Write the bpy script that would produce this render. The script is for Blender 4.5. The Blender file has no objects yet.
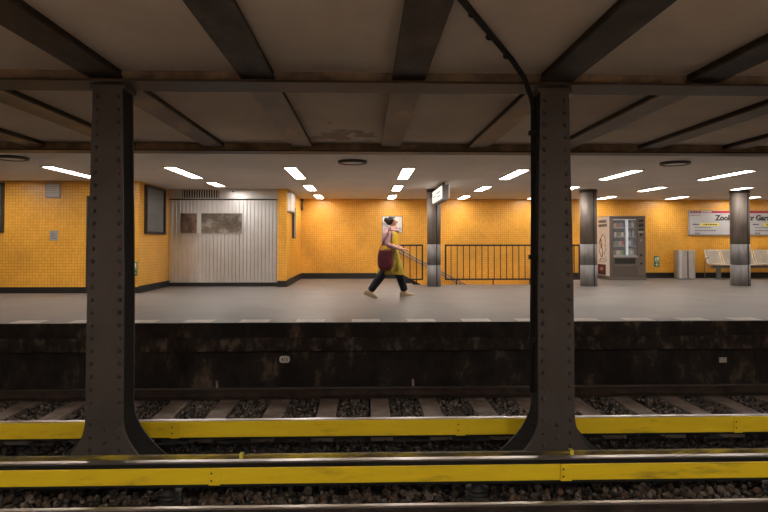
import bpy, bmesh, math, random
import numpy as np
from mathutils import Vector, Matrix, Euler

# ------------------------------------------------------------------ camera, world, exposure
S = bpy.context.scene
C = S.collection
F = 600.0                       # focal length in pixels of the 768 px wide frame
HOR, VPX = 243.0, 365.0         # horizon row, vanishing column of the track-crossing direction
YAW = math.atan((384 - VPX) / F)
CAMZ = 1.15
PITCH_UP = 0.0210
CY = HOR - F * math.tan(PITCH_UP)
cam = bpy.data.cameras.new('camera'); camo = bpy.data.objects.new('camera', cam); C.objects.link(camo)
camo.location = (0, 0, CAMZ); camo.rotation_euler = (math.pi / 2 + PITCH_UP, 0, -YAW)
cam.sensor_width = 36; cam.lens = 36 * F / 768; cam.shift_y = -(256 - CY) / 768
cam.clip_start = 0.05
S.camera = camo
w = bpy.data.worlds.new('world'); S.world = w; w.use_nodes = True
w.node_tree.nodes['Background'].inputs[0].default_value = (0.0, 0.0, 0.0, 1)
S.view_settings.view_transform = 'Standard'; S.view_settings.look = 'None'
S.view_settings.gamma = 1; S.view_settings.use_curve_mapping = False
S.view_settings.exposure = 1.5
LAMP = 12.0                      # far platform tubes
LAMP_NEAR = 25.0                 # tubes over the platform the camera stands on
TUBE = (1.0, 0.92, 0.84)

sn, cs = math.sin(YAW), math.cos(YAW)
FW = Vector((sn * math.cos(PITCH_UP), cs * math.cos(PITCH_UP), math.sin(PITCH_UP)))
RT = Vector((cs, -sn, 0)); UP = RT.cross(FW)
def ray(px, py): return FW + RT * ((px - 384) / F) + UP * ((CY - py) / F)
def P(px, py, Y):
    d = ray(px, py); return Vector((0, 0, CAMZ)) + d * (Y / d.y)
def PX(px, Y): return P(px, HOR, Y).x
def PZ(px, py, Y): return P(px, py, Y).z
def PH(px, py, z):              # point of the pixel's ray at height z
    d = ray(px, py); return Vector((0, 0, CAMZ)) + d * ((z - CAMZ) / d.z)
def proj(v):
    q = Vector(v) - Vector((0, 0, CAMZ)); d = q.dot(FW)
    return 384 + F * q.dot(RT) / d, CY - F * q.dot(UP) / d
R = random.Random(7)
PI = math.pi

# ------------------------------------------------------------------ materials
def mat(name, col, rough=0.6, metal=0.0, emit=None, estr=0.0, alpha=None, trans=0.0):
    m = bpy.data.materials.new(name); m.use_nodes = True
    b = m.node_tree.nodes['Principled BSDF']
    b.inputs['Base Color'].default_value = (*col, 1); b.inputs['Roughness'].default_value = rough
    b.inputs['Metallic'].default_value = metal
    if emit: b.inputs['Emission Color'].default_value = (*emit, 1); b.inputs['Emission Strength'].default_value = estr
    if trans: b.inputs['Transmission Weight'].default_value = trans
    return m
def noise_mix(m, cols, scale=4.0, detail=6, stretch=(1, 1, 1), bump=0.0, bscale=60, lo=0.35, hi=0.65, rough=None):
    """colour ramp through a noise in object space"""
    nt = m.node_tree; N = nt.nodes; L = nt.links; b = N['Principled BSDF']
    tc = N.new('ShaderNodeTexCoord'); mp = N.new('ShaderNodeMapping'); mp.inputs['Scale'].default_value = stretch
    geo = N.new('ShaderNodeNewGeometry')
    L.new(geo.outputs['Position'], mp.inputs['Vector'])
    nz = N.new('ShaderNodeTexNoise'); nz.inputs['Scale'].default_value = scale; nz.inputs['Detail'].default_value = detail
    nz.inputs['Roughness'].default_value = 0.65
    L.new(mp.outputs[0], nz.inputs['Vector'])
    cr = N.new('ShaderNodeValToRGB'); L.new(nz.outputs['Fac'], cr.inputs[0])
    el = cr.color_ramp.elements
    n = len(cols)
    el[0].position = lo; el[0].color = (*cols[0], 1); el[1].position = hi; el[1].color = (*cols[-1], 1)
    for i in range(1, n - 1):
        e = el.new(lo + (hi - lo) * i / (n - 1)); e.color = (*cols[i], 1)
    L.new(cr.outputs[0], b.inputs['Base Color'])
    if rough:
        mr = N.new('ShaderNodeMapRange'); mr.inputs[3].default_value = rough[0]; mr.inputs[4].default_value = rough[1]
        mr.inputs[1].default_value = lo; mr.inputs[2].default_value = hi
        L.new(nz.outputs['Fac'], mr.inputs[0]); L.new(mr.outputs[0], b.inputs['Roughness'])
    if bump:
        n2 = N.new('ShaderNodeTexNoise'); n2.inputs['Scale'].default_value = bscale; n2.inputs['Detail'].default_value = 4
        bp = N.new('ShaderNodeBump'); bp.inputs['Strength'].default_value = bump; bp.inputs['Distance'].default_value = 0.01
        L.new(geo.outputs['Position'], n2.inputs['Vector']); L.new(n2.outputs['Fac'], bp.inputs['Height']); L.new(bp.outputs[0], b.inputs['Normal'])
    return m, cr

def tile_mat(name):
    m = bpy.data.materials.new(name); m.use_nodes = True
    nt = m.node_tree; N = nt.nodes; L = nt.links; b = N['Principled BSDF']
    geo = N.new('ShaderNodeNewGeometry'); sep = N.new('ShaderNodeSeparateXYZ'); L.new(geo.outputs['Position'], sep.inputs[0])
    add = N.new('ShaderNodeMath'); add.operation = 'ADD'; L.new(sep.outputs[0], add.inputs[0]); L.new(sep.outputs[1], add.inputs[1])
    cmb = N.new('ShaderNodeCombineXYZ'); L.new(add.outputs[0], cmb.inputs[0]); L.new(sep.outputs[2], cmb.inputs[1])
    br = N.new('ShaderNodeTexBrick'); br.offset = 0; br.squash = 1
    br.inputs['Scale'].default_value = 1.0; br.inputs['Brick Width'].default_value = 0.068; br.inputs['Row Height'].default_value = 0.068
    br.inputs['Mortar Size'].default_value = 0.0042; br.inputs['Mortar Smooth'].default_value = 0.2
    br.inputs['Color1'].default_value = (0.92, 0.46, 0.060, 1); br.inputs['Color2'].default_value = (0.82, 0.385, 0.042, 1)
    br.inputs['Mortar'].default_value = (0.54, 0.265, 0.04, 1); br.inputs['Bias'].default_value = -0.2
    L.new(cmb.outputs[0], br.inputs['Vector'])
    nz = N.new('ShaderNodeTexNoise'); nz.inputs['Scale'].default_value = 0.9; nz.inputs['Detail'].default_value = 5
    L.new(geo.outputs['Position'], nz.inputs['Vector'])
    mr = N.new('ShaderNodeMapRange'); mr.inputs[1].default_value = 0.3; mr.inputs[2].default_value = 0.7; mr.inputs[3].default_value = 0.74; mr.inputs[4].default_value = 1.06
    L.new(nz.outputs['Fac'], mr.inputs[0])
    mx = N.new('ShaderNodeMix'); mx.data_type = 'RGBA'; mx.blend_type = 'MULTIPLY'; mx.inputs[0].default_value = 1
    L.new(br.outputs['Color'], mx.inputs[6]); L.new(mr.outputs[0], mx.inputs[7]); L.new(mx.outputs[2], b.inputs['Base Color'])
    b.inputs['Roughness'].default_value = 0.33
    bp = N.new('ShaderNodeBump'); bp.inputs['Strength'].default_value = 0.35; bp.inputs['Distance'].default_value = 0.004; bp.invert = True
    L.new(br.outputs['Fac'], bp.inputs['Height']); L.new(bp.outputs[0], b.inputs['Normal'])
    return m

M = {}
M['tile'] = tile_mat('yellow_tile')
M['ceil'], _ = noise_mix(mat('platform_ceiling', (0.4, 0.35, 0.3), 0.8), [(0.66, 0.62, 0.58), (0.73, 0.69, 0.65)], 0.8)
M['slab'], _ = noise_mix(mat('track_slab', (0.3, 0.25, 0.2), 0.85), [(0.56, 0.45, 0.355), (0.66, 0.545, 0.44)], 0.9, bump=0.15, bscale=30)
def slab_stain():
    m = M['slab']; nt = m.node_tree; N = nt.nodes; L = nt.links; b = N['Principled BSDF']
    src = b.inputs['Base Color'].links[0].from_socket
    geo = N.new('ShaderNodeNewGeometry')
    p = PH(335, 135, 2.69)
    sub = N.new('ShaderNodeVectorMath'); sub.operation = 'SUBTRACT'; sub.inputs[1].default_value = p; L.new(geo.outputs['Position'], sub.inputs[0])
    ln = N.new('ShaderNodeVectorMath'); ln.operation = 'LENGTH'; L.new(sub.outputs[0], ln.inputs[0])
    nz = N.new('ShaderNodeTexNoise'); nz.inputs['Scale'].default_value = 3.5; nz.inputs['Detail'].default_value = 6; L.new(geo.outputs['Position'], nz.inputs['Vector'])
    a = N.new('ShaderNodeMath'); a.operation = 'MULTIPLY_ADD'; a.inputs[1].default_value = 2.2; L.new(nz.outputs['Fac'], a.inputs[0]); L.new(ln.outputs['Value'], a.inputs[2])
    mr = N.new('ShaderNodeMapRange'); mr.inputs[1].default_value = 1.46; mr.inputs[2].default_value = 1.56; mr.inputs[3].default_value = 0.6; mr.inputs[4].default_value = 0
    L.new(a.outputs[0], mr.inputs[0])
    mx = N.new('ShaderNodeMix'); mx.data_type = 'RGBA'; L.new(mr.outputs[0], mx.inputs[0]); L.new(src, mx.inputs[6]); mx.inputs[7].default_value = (0.17, 0.095, 0.035, 1)
    L.new(mx.outputs[2], b.inputs['Base Color'])
slab_stain()
M['floor'], _ = noise_mix(mat('platform_floor', (0.3, 0.27, 0.24), 0.5), [(0.122, 0.108, 0.098), (0.150, 0.133, 0.122), (0.178, 0.160, 0.148)], 0.9, 8, bump=0.1, bscale=80, lo=0.3, hi=0.7, rough=(0.42, 0.6))
M['near_floor'], _ = noise_mix(mat('near_platform_floor', (0.5, 0.46, 0.42), 0.6), [(0.36, 0.33, 0.30), (0.42, 0.385, 0.35)], 0.9)  # unseen floor, made paler than the far one to bounce light up
M['mark'], _ = noise_mix(mat('edge_mark', (0.5, 0.5, 0.45), 0.7), [(0.46, 0.42, 0.38), (0.62, 0.57, 0.52)], 8)
M['black_base'] = mat('black_skirting', (0.006, 0.0055, 0.005), 0.6)
M['edge_conc'], _ = noise_mix(mat('platform_coping', (0.08, 0.06, 0.05), 0.85), [(0.008, 0.006, 0.005), (0.032, 0.022, 0.016), (0.17, 0.125, 0.10)], 3.6, 12, (2.2, 1, 1.2), 0.8, 25, 0.38, 0.70)
M['edge_dark'], _ = noise_mix(mat('platform_face', (0.04, 0.03, 0.02), 0.85), [(0.007, 0.005, 0.0045), (0.026, 0.018, 0.014), (0.17, 0.12, 0.085)], 1.9, 12, (1.6, 1, 0.9), 0.8, 20, 0.42, 0.72)
M['steel_paint'], _ = noise_mix(mat('dark_painted_steel', (0.05, 0.04, 0.035), 0.55), [(0.050, 0.040, 0.034), (0.066, 0.054, 0.046)], 6, 6, (1, 1, 0.5), 0.12, 120)
M['steel_black'] = mat('black_steel_and_shade', (0.006, 0.005, 0.0045), 0.9)  # also carries the shade of the column sides and under the boards
M['beam'], _ = noise_mix(mat('rusty_beam', (0.08, 0.05, 0.03), 0.6, 0.0), [(0.024, 0.017, 0.013), (0.055, 0.039, 0.029), (0.12, 0.085, 0.06)], 2.4, 8, (2, 1, 1), 0.25, 40, 0.38, 0.72)
M['beam_side'] = mat('beam_side_shade', (.025, .018, .013), .8)  # darker than the flange: shade on the beam sides put into the colour
M['beam_old'], _ = noise_mix(mat('rusty_beam_ochre', (0.14, 0.09, 0.05), 0.5), [(0.10, 0.07, 0.05), (0.16, 0.115, 0.08), (0.50, 0.31, 0.12)], 0.9, 7, (2, 1, 1), 0.2, 40, 0.40, 0.74)
M['girder'], _ = noise_mix(mat('girder_paint', (0.08, 0.05, 0.035), 0.5), [(0.026, 0.017, 0.012), (0.052, 0.034, 0.024)], 2, 8, (1, 1, 3), 0.15, 60)
M['web'], _ = noise_mix(mat('girder_web', (0.2, 0.14, 0.09), 0.8), [(0.10, 0.066, 0.042), (0.26, 0.19, 0.125)], 3, 8, (1, 1, 1), 0.2, 60, 0.35, 0.6)  # paler than the flange: the light the web catches put into colour
M['yellow'], _ = noise_mix(mat('yellow_board', (0.5, 0.38, 0.02), 0.6), [(0.28, 0.19, 0.010), (0.86, 0.59, 0.006), (0.93, 0.66, 0.008)], 2.0, 9, (0.6, 1, 3.0), 0.15, 60, 0.25, 0.6)
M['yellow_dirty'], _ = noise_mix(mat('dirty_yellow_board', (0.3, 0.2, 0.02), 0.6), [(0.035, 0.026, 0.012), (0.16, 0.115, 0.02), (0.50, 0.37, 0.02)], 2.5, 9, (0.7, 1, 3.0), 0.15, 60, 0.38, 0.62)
M['rail_top'] = mat('polished_rail', (0.50, 0.46, 0.44), 0.36, 1.0)
M['rail_side'], _ = noise_mix(mat('rusty_rail', (0.1, 0.05, 0.03), 0.8), [(0.012, 0.008, 0.006), (0.060, 0.034, 0.022)], 6, 6, (1, 1, 1), 0.3, 50)
M['sleeper'], _ = noise_mix(mat('sleeper_concrete', (0.2, 0.16, 0.13), 0.85), [(0.20, 0.16, 0.135), (0.33, 0.265, 0.225), (0.42, 0.345, 0.295)], 3, 8, bump=0.4, bscale=60)
M['ground'], _ = noise_mix(mat('trackbed_soil', (0.02, 0.016, 0.012), 0.95), [(0.012, 0.009, 0.007), (0.03, 0.022, 0.017)], 8, 6, bump=0.8, bscale=30)
M['alu'], _ = noise_mix(mat('brushed_aluminium', (0.5, 0.48, 0.45), 0.30, .9), [(0.60, 0.605, 0.61), (0.78, 0.785, 0.79)], 1.3, 6, (1, 1, .6), rough=(.30, .42))
M['alu2'] = mat('aluminium_fascia', (0.60, 0.60, 0.60), 0.32, .9)
M['galv'], _ = noise_mix(mat('stainless_cladding', (0.4, 0.38, 0.36), 0.6, 0.1), [(0.155, 0.15, 0.15), (0.24, 0.23, 0.228)], 3, 6, (4, 4, 0.6))
M['colup'], _ = noise_mix(mat('brown_column_cladding', (0.25, 0.2, 0.17), 0.58, 0.1), [(0.15, 0.122, 0.105), (0.225, 0.19, 0.165)], 3, 6, (4, 4, 0.6))
M['dark'] = mat('dark_metal', (0.03, 0.026, 0.022), 0.45)
M['insulator'] = mat('black_insulator', (.012, .011, .010), .6)
M['rail_black'] = mat('black_railing', (0.008, 0.007, 0.006), 0.5)
M['grey'] = mat('grey_plastic', (0.30, 0.29, 0.28), 0.6)
M['lightgrey'] = mat('pale_grey', (0.55, 0.54, 0.52), 0.5)
M['white'] = mat('white_paint', (0.75, 0.74, 0.72), 0.5)
M['ink'] = mat('dark_ink', (0.035, 0.03, 0.035), 0.6)
M['red'] = mat('red_band', (0.42, 0.008, 0.008), 0.6)
M['signyellow'] = mat('yellow_band', (0.80, 0.66, 0.06), 0.5)
M['green'] = mat('exit_green', (0.015, 0.17, 0.075), 0.5)
M['lamp'] = mat('lamp_diffuser', (0.9, 0.9, 0.9), 0.5, emit=TUBE, estr=LAMP)
M['lamp_near'] = mat('lamp_diffuser_near', (0.9, 0.9, 0.9), 0.5, emit=TUBE, estr=LAMP_NEAR)
M['frame'] = mat('lamp_frame', (0.60, 0.55, 0.48), 0.4)
M['litpanel'] = mat('lit_sign_panel', (0.85, 0.82, 0.76), 0.4, emit=(1.0, 0.92, 0.80), estr=.35)
M['glass'] = mat('dark_glass', (0.03, 0.03, 0.03), 0.04); M['glass'].node_tree.nodes['Principled BSDF'].inputs['Alpha'].default_value = 0.25
M['clear'] = mat('clear_glass', (0.9, 0.95, 1.0), 0.03); M['clear'].node_tree.nodes['Principled BSDF'].inputs['Alpha'].default_value = 0.10

# ------------------------------------------------------------------ mesh helpers
def box(bm, x0, x1, y0, y1, z0, z1, mi=0):
    v = [bm.verts.new((x, y, z)) for z in (z0, z1) for y in (y0, y1) for x in (x0, x1)]
    for f in ((0, 2, 3, 1), (4, 5, 7, 6), (0, 1, 5, 4), (1, 3, 7, 5), (3, 2, 6, 7), (2, 0, 4, 6)):
        bm.faces.new([v[i] for i in f]).material_index = mi
    return v
def tube(bm, pts, r, n=10, mi=0, smooth=True, taper=None):
    pts = [Vector(p) for p in pts]; rings = []
    for i, p in enumerate(pts):
        d = (pts[min(i + 1, len(pts) - 1)] - pts[max(i - 1, 0)]).normalized()
        u = d.cross(Vector((0, 0, 1)))
        if u.length < 1e-3: u = d.cross(Vector((1, 0, 0)))
        u.normalize(); v = d.cross(u)
        rr = r if taper is None else taper[i]
        rings.append([bm.verts.new(p + rr * (math.cos(2 * PI * k / n) * u + math.sin(2 * PI * k / n) * v)) for k in range(n)])
    for a, b in zip(rings, rings[1:]):
        for k in range(n):
            f = bm.faces.new((a[k], a[(k + 1) % n], b[(k + 1) % n], b[k])); f.smooth = smooth; f.material_index = mi
    bm.faces.new(rings[0][::-1]).material_index = mi; bm.faces.new(rings[-1]).material_index = mi
def lathe(bm, prof, c=(0, 0, 0), n=32, mi=0, smooth=True, sx=1, sy=1):
    rings = []
    for r, z in prof:
        rings.append([bm.verts.new((c[0] + sx * r * math.cos(2 * PI * k / n), c[1] + sy * r * math.sin(2 * PI * k / n), c[2] + z)) for k in range(n)])
    for a, b in zip(rings, rings[1:]):
        for k in range(n):
            f = bm.faces.new((a[k], a[(k + 1) % n], b[(k + 1) % n], b[k])); f.smooth = smooth; f.material_index = mi
    bm.faces.new(rings[0][::-1]).material_index = mi; bm.faces.new(rings[-1]).material_index = mi
def prism(bm, pts, axis, a0, a1, mi=0):
    """pts: 2-D outline; axis 'x','y','z' = extrusion direction"""
    def mk(p, a):
        return {'x': (a, p[0], p[1]), 'y': (p[0], a, p[1]), 'z': (p[0], p[1], a)}[axis]
    A = [bm.verts.new(mk(p, a0)) for p in pts]; B = [bm.verts.new(mk(p, a1)) for p in pts]
    n = len(pts)
    for k in range(n):
        bm.faces.new((A[k], A[(k + 1) % n], B[(k + 1) % n], B[k])).material_index = mi
    bm.faces.new(A[::-1]).material_index = mi; bm.faces.new(B).material_index = mi
def ball(bm, c, r, s=(1, 1, 1), n=12, mi=0, rot=None):
    d = bmesh.ops.create_uvsphere(bm, u_segments=n, v_segments=max(6, n * 2 // 3), radius=r)
    mtx = Matrix.Translation(c) @ (rot.to_matrix().to_4x4() if rot else Matrix()) @ Matrix.Diagonal((*s, 1))
    bmesh.ops.transform(bm, matrix=mtx, verts=d['verts'])
    for v in d['verts']:
        for f in v.link_faces: f.smooth = True; f.material_index = mi
def obj(name, bm, mats, parent=None, bevel=0.0, recalc=True):
    me = bpy.data.meshes.new(name)
    if recalc: bmesh.ops.recalc_face_normals(bm, faces=bm.faces)
    bm.to_mesh(me); bm.free()
    for m in (mats if isinstance(mats, (list, tuple)) else [mats]): me.materials.append(M[m] if isinstance(m, str) else m)
    o = bpy.data.objects.new(name, me); C.objects.link(o)
    if parent is not None:
        o.parent = parent
        o.matrix_parent_inverse = Matrix.Identity(4)
        if parent.parent is None and parent.type == 'EMPTY':      # meshes are written in world space
            o.location = -parent.location
        elif parent.type == 'EMPTY':
            pass
    if bevel:
        md = o.modifiers.new('bevel', 'BEVEL'); md.width = bevel; md.segments = 2; md.limit_method = 'ANGLE'
    return o
def B(): return bmesh.new()
def struct(name, bm, mats, parent=None, bevel=0.0):
    o = obj(name, bm, mats, parent, bevel); o['kind'] = 'structure'; return o
def thing(name, label, cat, loc=(0, 0, 0), group=None):
    o = bpy.data.objects.new(name, None); C.objects.link(o); o.location = loc; o.empty_display_size = 0.1
    o['label'] = label; o['category'] = cat
    if group: o['group'] = group
    return o
def tag(o, label, cat, group=None):
    o['label'] = label; o['category'] = cat
    if group: o['group'] = group
    return o
def text(name, s, size, loc, rot, m, parent, sx=1.0, ext=0.002, align='LEFT', off=0.0, fit=None):
    cu = bpy.data.curves.new(name, 'FONT'); cu.body = s; cu.size = size; cu.extrude = ext; cu.offset = off; cu.align_x = align
    t = bpy.data.objects.new(name, cu); C.objects.link(t)
    bpy.context.view_layer.update()
    me = bpy.data.meshes.new_from_object(t.evaluated_get(bpy.context.evaluated_depsgraph_get()))
    bpy.data.objects.remove(t)
    if fit: sx = fit / max(v.co.x for v in me.vertices)
    me.transform(Matrix.Translation(loc) @ Euler(rot).to_matrix().to_4x4() @ Matrix.Diagonal((sx, 1, 1, 1)))
    me.materials.clear(); me.materials.append(M[m])
    o = bpy.data.objects.new(name, me); C.objects.link(o); o.parent = parent
    if parent.type == 'EMPTY': o.location = -parent.location
    return o
ORD = ['first', 'second', 'third', 'fourth', 'fifth', 'sixth', 'seventh', 'eighth', 'ninth', 'tenth', 'eleventh', 'twelfth', 'thirteenth',
       'fourteenth', 'fifteenth', 'sixteenth', 'seventeenth', 'eighteenth', 'nineteenth', 'twentieth', 'twenty-first', 'twenty-second', 'twenty-third', 'twenty-fourth']

# ------------------------------------------------------------------ setting
XL, XR = -13.0, 17.0
ZC = 2.58                       # platform ceiling
ZS = 2.690                      # slab over the tracks
YE = 8.73                       # edge of the far platform
YN = 2.38                       # edge of the near platform
YB = 19.45                      # back wall
YW = 14.0                       # yellow wall on the left
XW1, XW2, YSH = -5.21, -2.06, 16.12
SX0, SX1, SY0 = 1.12, 5.85, 16.55   # stair opening

b = B()
box(b, XL, XR, YE + 0.02, SY0, -0.20, 0)
box(b, XL, SX0, SY0, YB, -0.20, 0); box(b, SX1, XR, SY0, YB, -0.20, 0)
struct('floor', b, 'floor')
b = B(); box(b, XL, XR, -8, YN, -0.20, 0); struct('floor', b, 'near_floor')
# coping, face and recess of the far platform's edge
b = B(); box(b, XL, XR, YE, YE + 0.3, -0.215, -0.002); struct('trim_1', b, 'edge_dark', bevel=0.006)
b = B(); box(b, XL, XR, YE - 0.018, YE + 0.3, -0.41, -0.216); struct('trim_3', b, 'edge_conc', bevel=0.008)
b = B()
box(b, XL, XR, YE + 0.10, YE + 0.6, -1.10, -0.411)
for k in range(-5, 7):
    x = k * 2.75 + 0.35
    box(b, x - 0.02, x + 0.02, YE + 0.088, YE + 0.11, -1.0, -0.42)
struct('wall_platform_face', b, 'edge_dark')
b = B(); box(b, XL, XR, YN - 0.5, YN, -1.10, -0.2); struct('wall_near_platform_face', b, 'edge_dark')
b = B()
# pale tiles let into the edge of the platform
k0 = PX(366, YE + 0.2)
for k in range(-14, 20):
    xx = k0 + k * 0.818
    if XL < xx < XR - 1: box(b, xx - 0.21, xx + 0.21, YE + 0.06, YE + 0.36, -0.01, 0.002)
struct('trim_2', b, 'mark')
# trackbed
b = B(); box(b, XL, XR, YN, YE + 0.3, -1.15, -1.02); struct('ground', b, 'ground')
# ceilings
def pl_ceiling(y0, y1):
    b = B(); box(b, XL, XR, y0, y1, ZC, ZC + 0.2); return struct('ceiling', b, 'ceil')
pl_ceiling(9.48, YB + 0.2); pl_ceiling(-8, 1.45)
b = B(); box(b, XL, XR, 1.45, 9.49, ZS, ZS + 0.2); struct('ceiling', b, 'slab')

# walls
b = B(); box(b, XL, XW1, YW, YB + .2, 0, ZC); struct('wall_left', b, 'tile')
b = B(); box(b, XW1, XW2 - .24, YSH + 0.12, YB + .2, 0, ZC); struct('wall_recess', b, 'dark')
b = B(); box(b, XW2 - .24, XW2, 15.85, YB + .2, 0, ZC); struct('wall_pier', b, 'tile')
b = B(); box(b, XW2, XR, YB, YB + .2, -3.2, ZC); struct('wall_back', b, 'tile')
b = B(); box(b, XR, XR + .2, -8, YB + .2, -1.1, ZS + .2); struct('wall_right_added', b, 'tile')  # unseen end wall, added to close the hall and hold the light
b = B(); box(b, XL - .2, XL, -8, YB + .2, -1.1, ZS + .2); struct('wall_left', b, 'tile')  # opposite end wall, out of view, likewise added to keep light in
b = B(); box(b, XL, XR, -8.2, -8, -1.1, ZC); struct('wall_front', b, 'tile')  # unseen wall behind the camera, put in for bounce light
BH = 0.16
b = B(); box(b, XL, PX(87, YW), YW - 0.02, YW, 0, BH - 0.02); box(b, PX(119, YW), XW1 + 0.02, YW - 0.02, YW, 0, BH - .02)
box(b, XW1, XW1 + 0.02, YW, YSH + .1, 0, BH); struct('baseboard_left', b, 'black_base')
b = B(); box(b, XW2 - .24, XW2 + .02, 15.83, 15.85, 0, BH); box(b, XW2, XW2 + .02, 15.85, YB, 0, BH + .02); struct('baseboard_pier', b, 'black_base')
b = B(); box(b, XW2, SX0 + .02, YB - .02, YB, 0, BH + .02); box(b, SX1, XR, YB - .02, YB, 0, BH + .02)
n = 20
prism(b, [(SX0, BH + .02), (SX0, -.05), (SX0 + 4.7, -.05 - 4.7 * .533 - .1), (SX0 + 4.7, BH - 4.7 * .533)], 'y', YB - .02, YB)
struct('baseboard_back', b, 'black_base')

# stairs down to the concourse
b = B()
for k in range(17):
    x = SX0 + 0.08 + 0.30 * k
    if x + .3 > SX1 + .4: break
    box(b, x, x + 0.32, SY0, YB - .02, -3.2, -0.16 * (k + 1))
struct('trim_stairs', b, 'sleeper')
b = B(); box(b, SX0 - .1, SX1, SY0 - .15, SY0, -3.2, -0.2); box(b, SX0 - .05, SX0 + .08, SY0, YB - .02, -3.2, -0.2)
box(b, SX1 + .3, SX1 + .5, SY0 - .15, YB, -3.2, -.2); struct('wall_stair', b, 'tile')

# shutter in the recess
def shutter():
    xl, xr = XW1 + 0.01, PX(279.5, YSH)
    t = thing('roller_shutter', 'wide corrugated aluminium shutter closing the recess between yellow tiled walls', 'shutter', ((xl + xr) / 2, YSH, 0))
    zt = PZ(225, 200.2, YSH)
    b = B(); pitch = 0.098; z0 = 0.10; prof = []
    x = xl
    while x < xr - 0.06:
        prof += [(x, 0), (x + pitch * .42, 0), (x + pitch * .50, -0.03), (x + pitch * .92, -0.03)]
        x += pitch
    prof.append((x, 0))
    A = [b.verts.new((p[0], YSH + p[1], z0)) for p in prof]; T = [b.verts.new((p[0], YSH + p[1], zt)) for p in prof]
    for i in range(len(prof) - 1): b.faces.new((A[i], A[i + 1], T[i + 1], T[i]))
    r = bmesh.ops.extrude_face_region(b, geom=b.faces[:])
    bmesh.ops.translate(b, vec=(0, 0.012, 0), verts=[v for v in r['geom'] if isinstance(v, bmesh.types.BMVert)])
    obj('corrugated_panel', b, 'alu', t)
    b = B(); box(b, xr - 0.05, xr + 0.01, YSH - 0.06, YSH + .06, 0, zt); obj('side_post', b, 'alu2', t)
    b = B(); box(b, xl, xr - .05, YSH - 0.02, YSH + 0.05, 0, z0); obj('bottom_rail', b, 'black_base', t)
    # fascia with its louvre
    t2 = thing('shutter_fascia', 'smooth aluminium fascia above the corrugated shutter with a louvred vent', 'fascia', ((xl + xr) / 2, YSH, zt))
    b = B(); box(b, xl, xr + .01, YSH - .07, YSH + .1, zt + .03, ZC); obj('panel', b, 'alu2', t2, 0.005)
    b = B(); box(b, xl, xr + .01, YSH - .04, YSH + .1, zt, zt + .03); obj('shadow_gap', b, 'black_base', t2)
    gx0, gx1 = PX(182, YSH - .07), PX(219, YSH - .07); gz0, gz1 = PZ(200, 197.8, YSH - .07), PZ(200, 190, YSH - .07)
    b = B(); box(b, gx0, gx1, YSH - .074, YSH - .069, gz0, gz1)
    g = obj('vent', b, 'black_base', t2)
    b = B(); n = 15
    for k in range(n):
        x = gx0 + (gx1 - gx0) * (k + .5) / n; box(b, x - .012, x + .012, YSH - .085, YSH - .074, gz0, gz1)
    obj('louvre', b, 'alu2', g)
    b = B(); ball(b, P(233, 191.5, YSH - .09), 0.022); obj('spot_reflection', b, 'dark', t2)  # small ball standing for a lamp's reflection on the fascia
    return zt
ZT = shutter()

def picture_mat(name, cols, scale, seed, gloss=0.15):
    m = mat(name, cols[0], gloss, 0.3); noise_mix(m, cols, scale, 6, (1, 1, 1), lo=0.35, hi=0.65)
    nz = [n for n in m.node_tree.nodes if n.type == 'TEX_NOISE'][0]; nz.noise_dimensions = '4D'; nz.inputs['W'].default_value = seed
    return m
def poster(px0, px1, py0, py1, Y, m, label, frame='alu2'):
    a, c = P(px0, py1, Y), P(px1, py0, Y)
    t = thing('poster', label, 'poster', ((a.x + c.x) / 2, Y, a.z))
    b = B(); box(b, a.x - .015, c.x + .015, Y - .012, Y + .01, a.z - .015, c.z + .015); obj('frame', b, frame, t)
    b = B(); box(b, a.x, c.x, Y - .018, Y - .013, a.z, c.z); obj('print', b, m, t)
poster(181, 197, 213.5, 233, YSH - .045, picture_mat('brown_print', [(0.03, 0.02, 0.015), (0.14, 0.09, 0.065), (0.35, 0.26, 0.2)], 2.0, 3.0), 'narrow dark brown picture hung at the left on the corrugated shutter')
poster(201.5, 242, 213.5, 233, YSH - .045, picture_mat('grey_print', [(0.13, 0.115, 0.10), (0.22, 0.195, 0.17), (0.5, 0.47, 0.43)], 4.0, 1.0), 'wide mottled grey picture hung on the corrugated shutter beside the brown one')

# ------------------------------------------------------------------ ceiling steelwork
CXL, CXR = PX(106, 5.43), PX(555.7, 5.43)
PITCH = (CXR - CXL) / 3
def long_girder(y0, y1, z0, label, cat='girder'):
    t = thing('ceiling_girder', label, cat, (0, (y0 + y1) / 2, z0))
    b = B(); box(b, XL, XR, y0, y1, z0, z0 + .022); obj('bottom_flange', b, 'girder', t, 0.004)
    b = B(); box(b, XL, XR, y0 + .09, y1 - .09, z0 + .022, ZS); obj('web_plate', b, 'web', t)
    return t
long_girder(5.30, 5.66, 2.570, 'long brown steel girder running across the tops of the riveted columns')
long_girder(9.20, 9.50, 2.553, 'long brown steel girder above the edge of the far platform')
long_girder(1.45, 1.80, 2.570, 'long steel girder above the edge of the near platform')
def cross_beam(x, y0, y1, m, label, group):
    t = thing('ceiling_beam', label, 'beam', (x, (y0 + y1) / 2, 2.62), group)
    b = B(); box(b, x - .15, x + .15, y0, y1, 2.620, 2.640); obj('flange', b, m, t, 0.003)
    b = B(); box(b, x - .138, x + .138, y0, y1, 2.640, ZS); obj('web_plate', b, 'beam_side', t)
def vis_count(xs, y, z):
    return [x for x in xs if -17 < proj((x, y, z))[0] < 785]
xs = [CXL + PITCH * k for k in range(-6, 10)]
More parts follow.
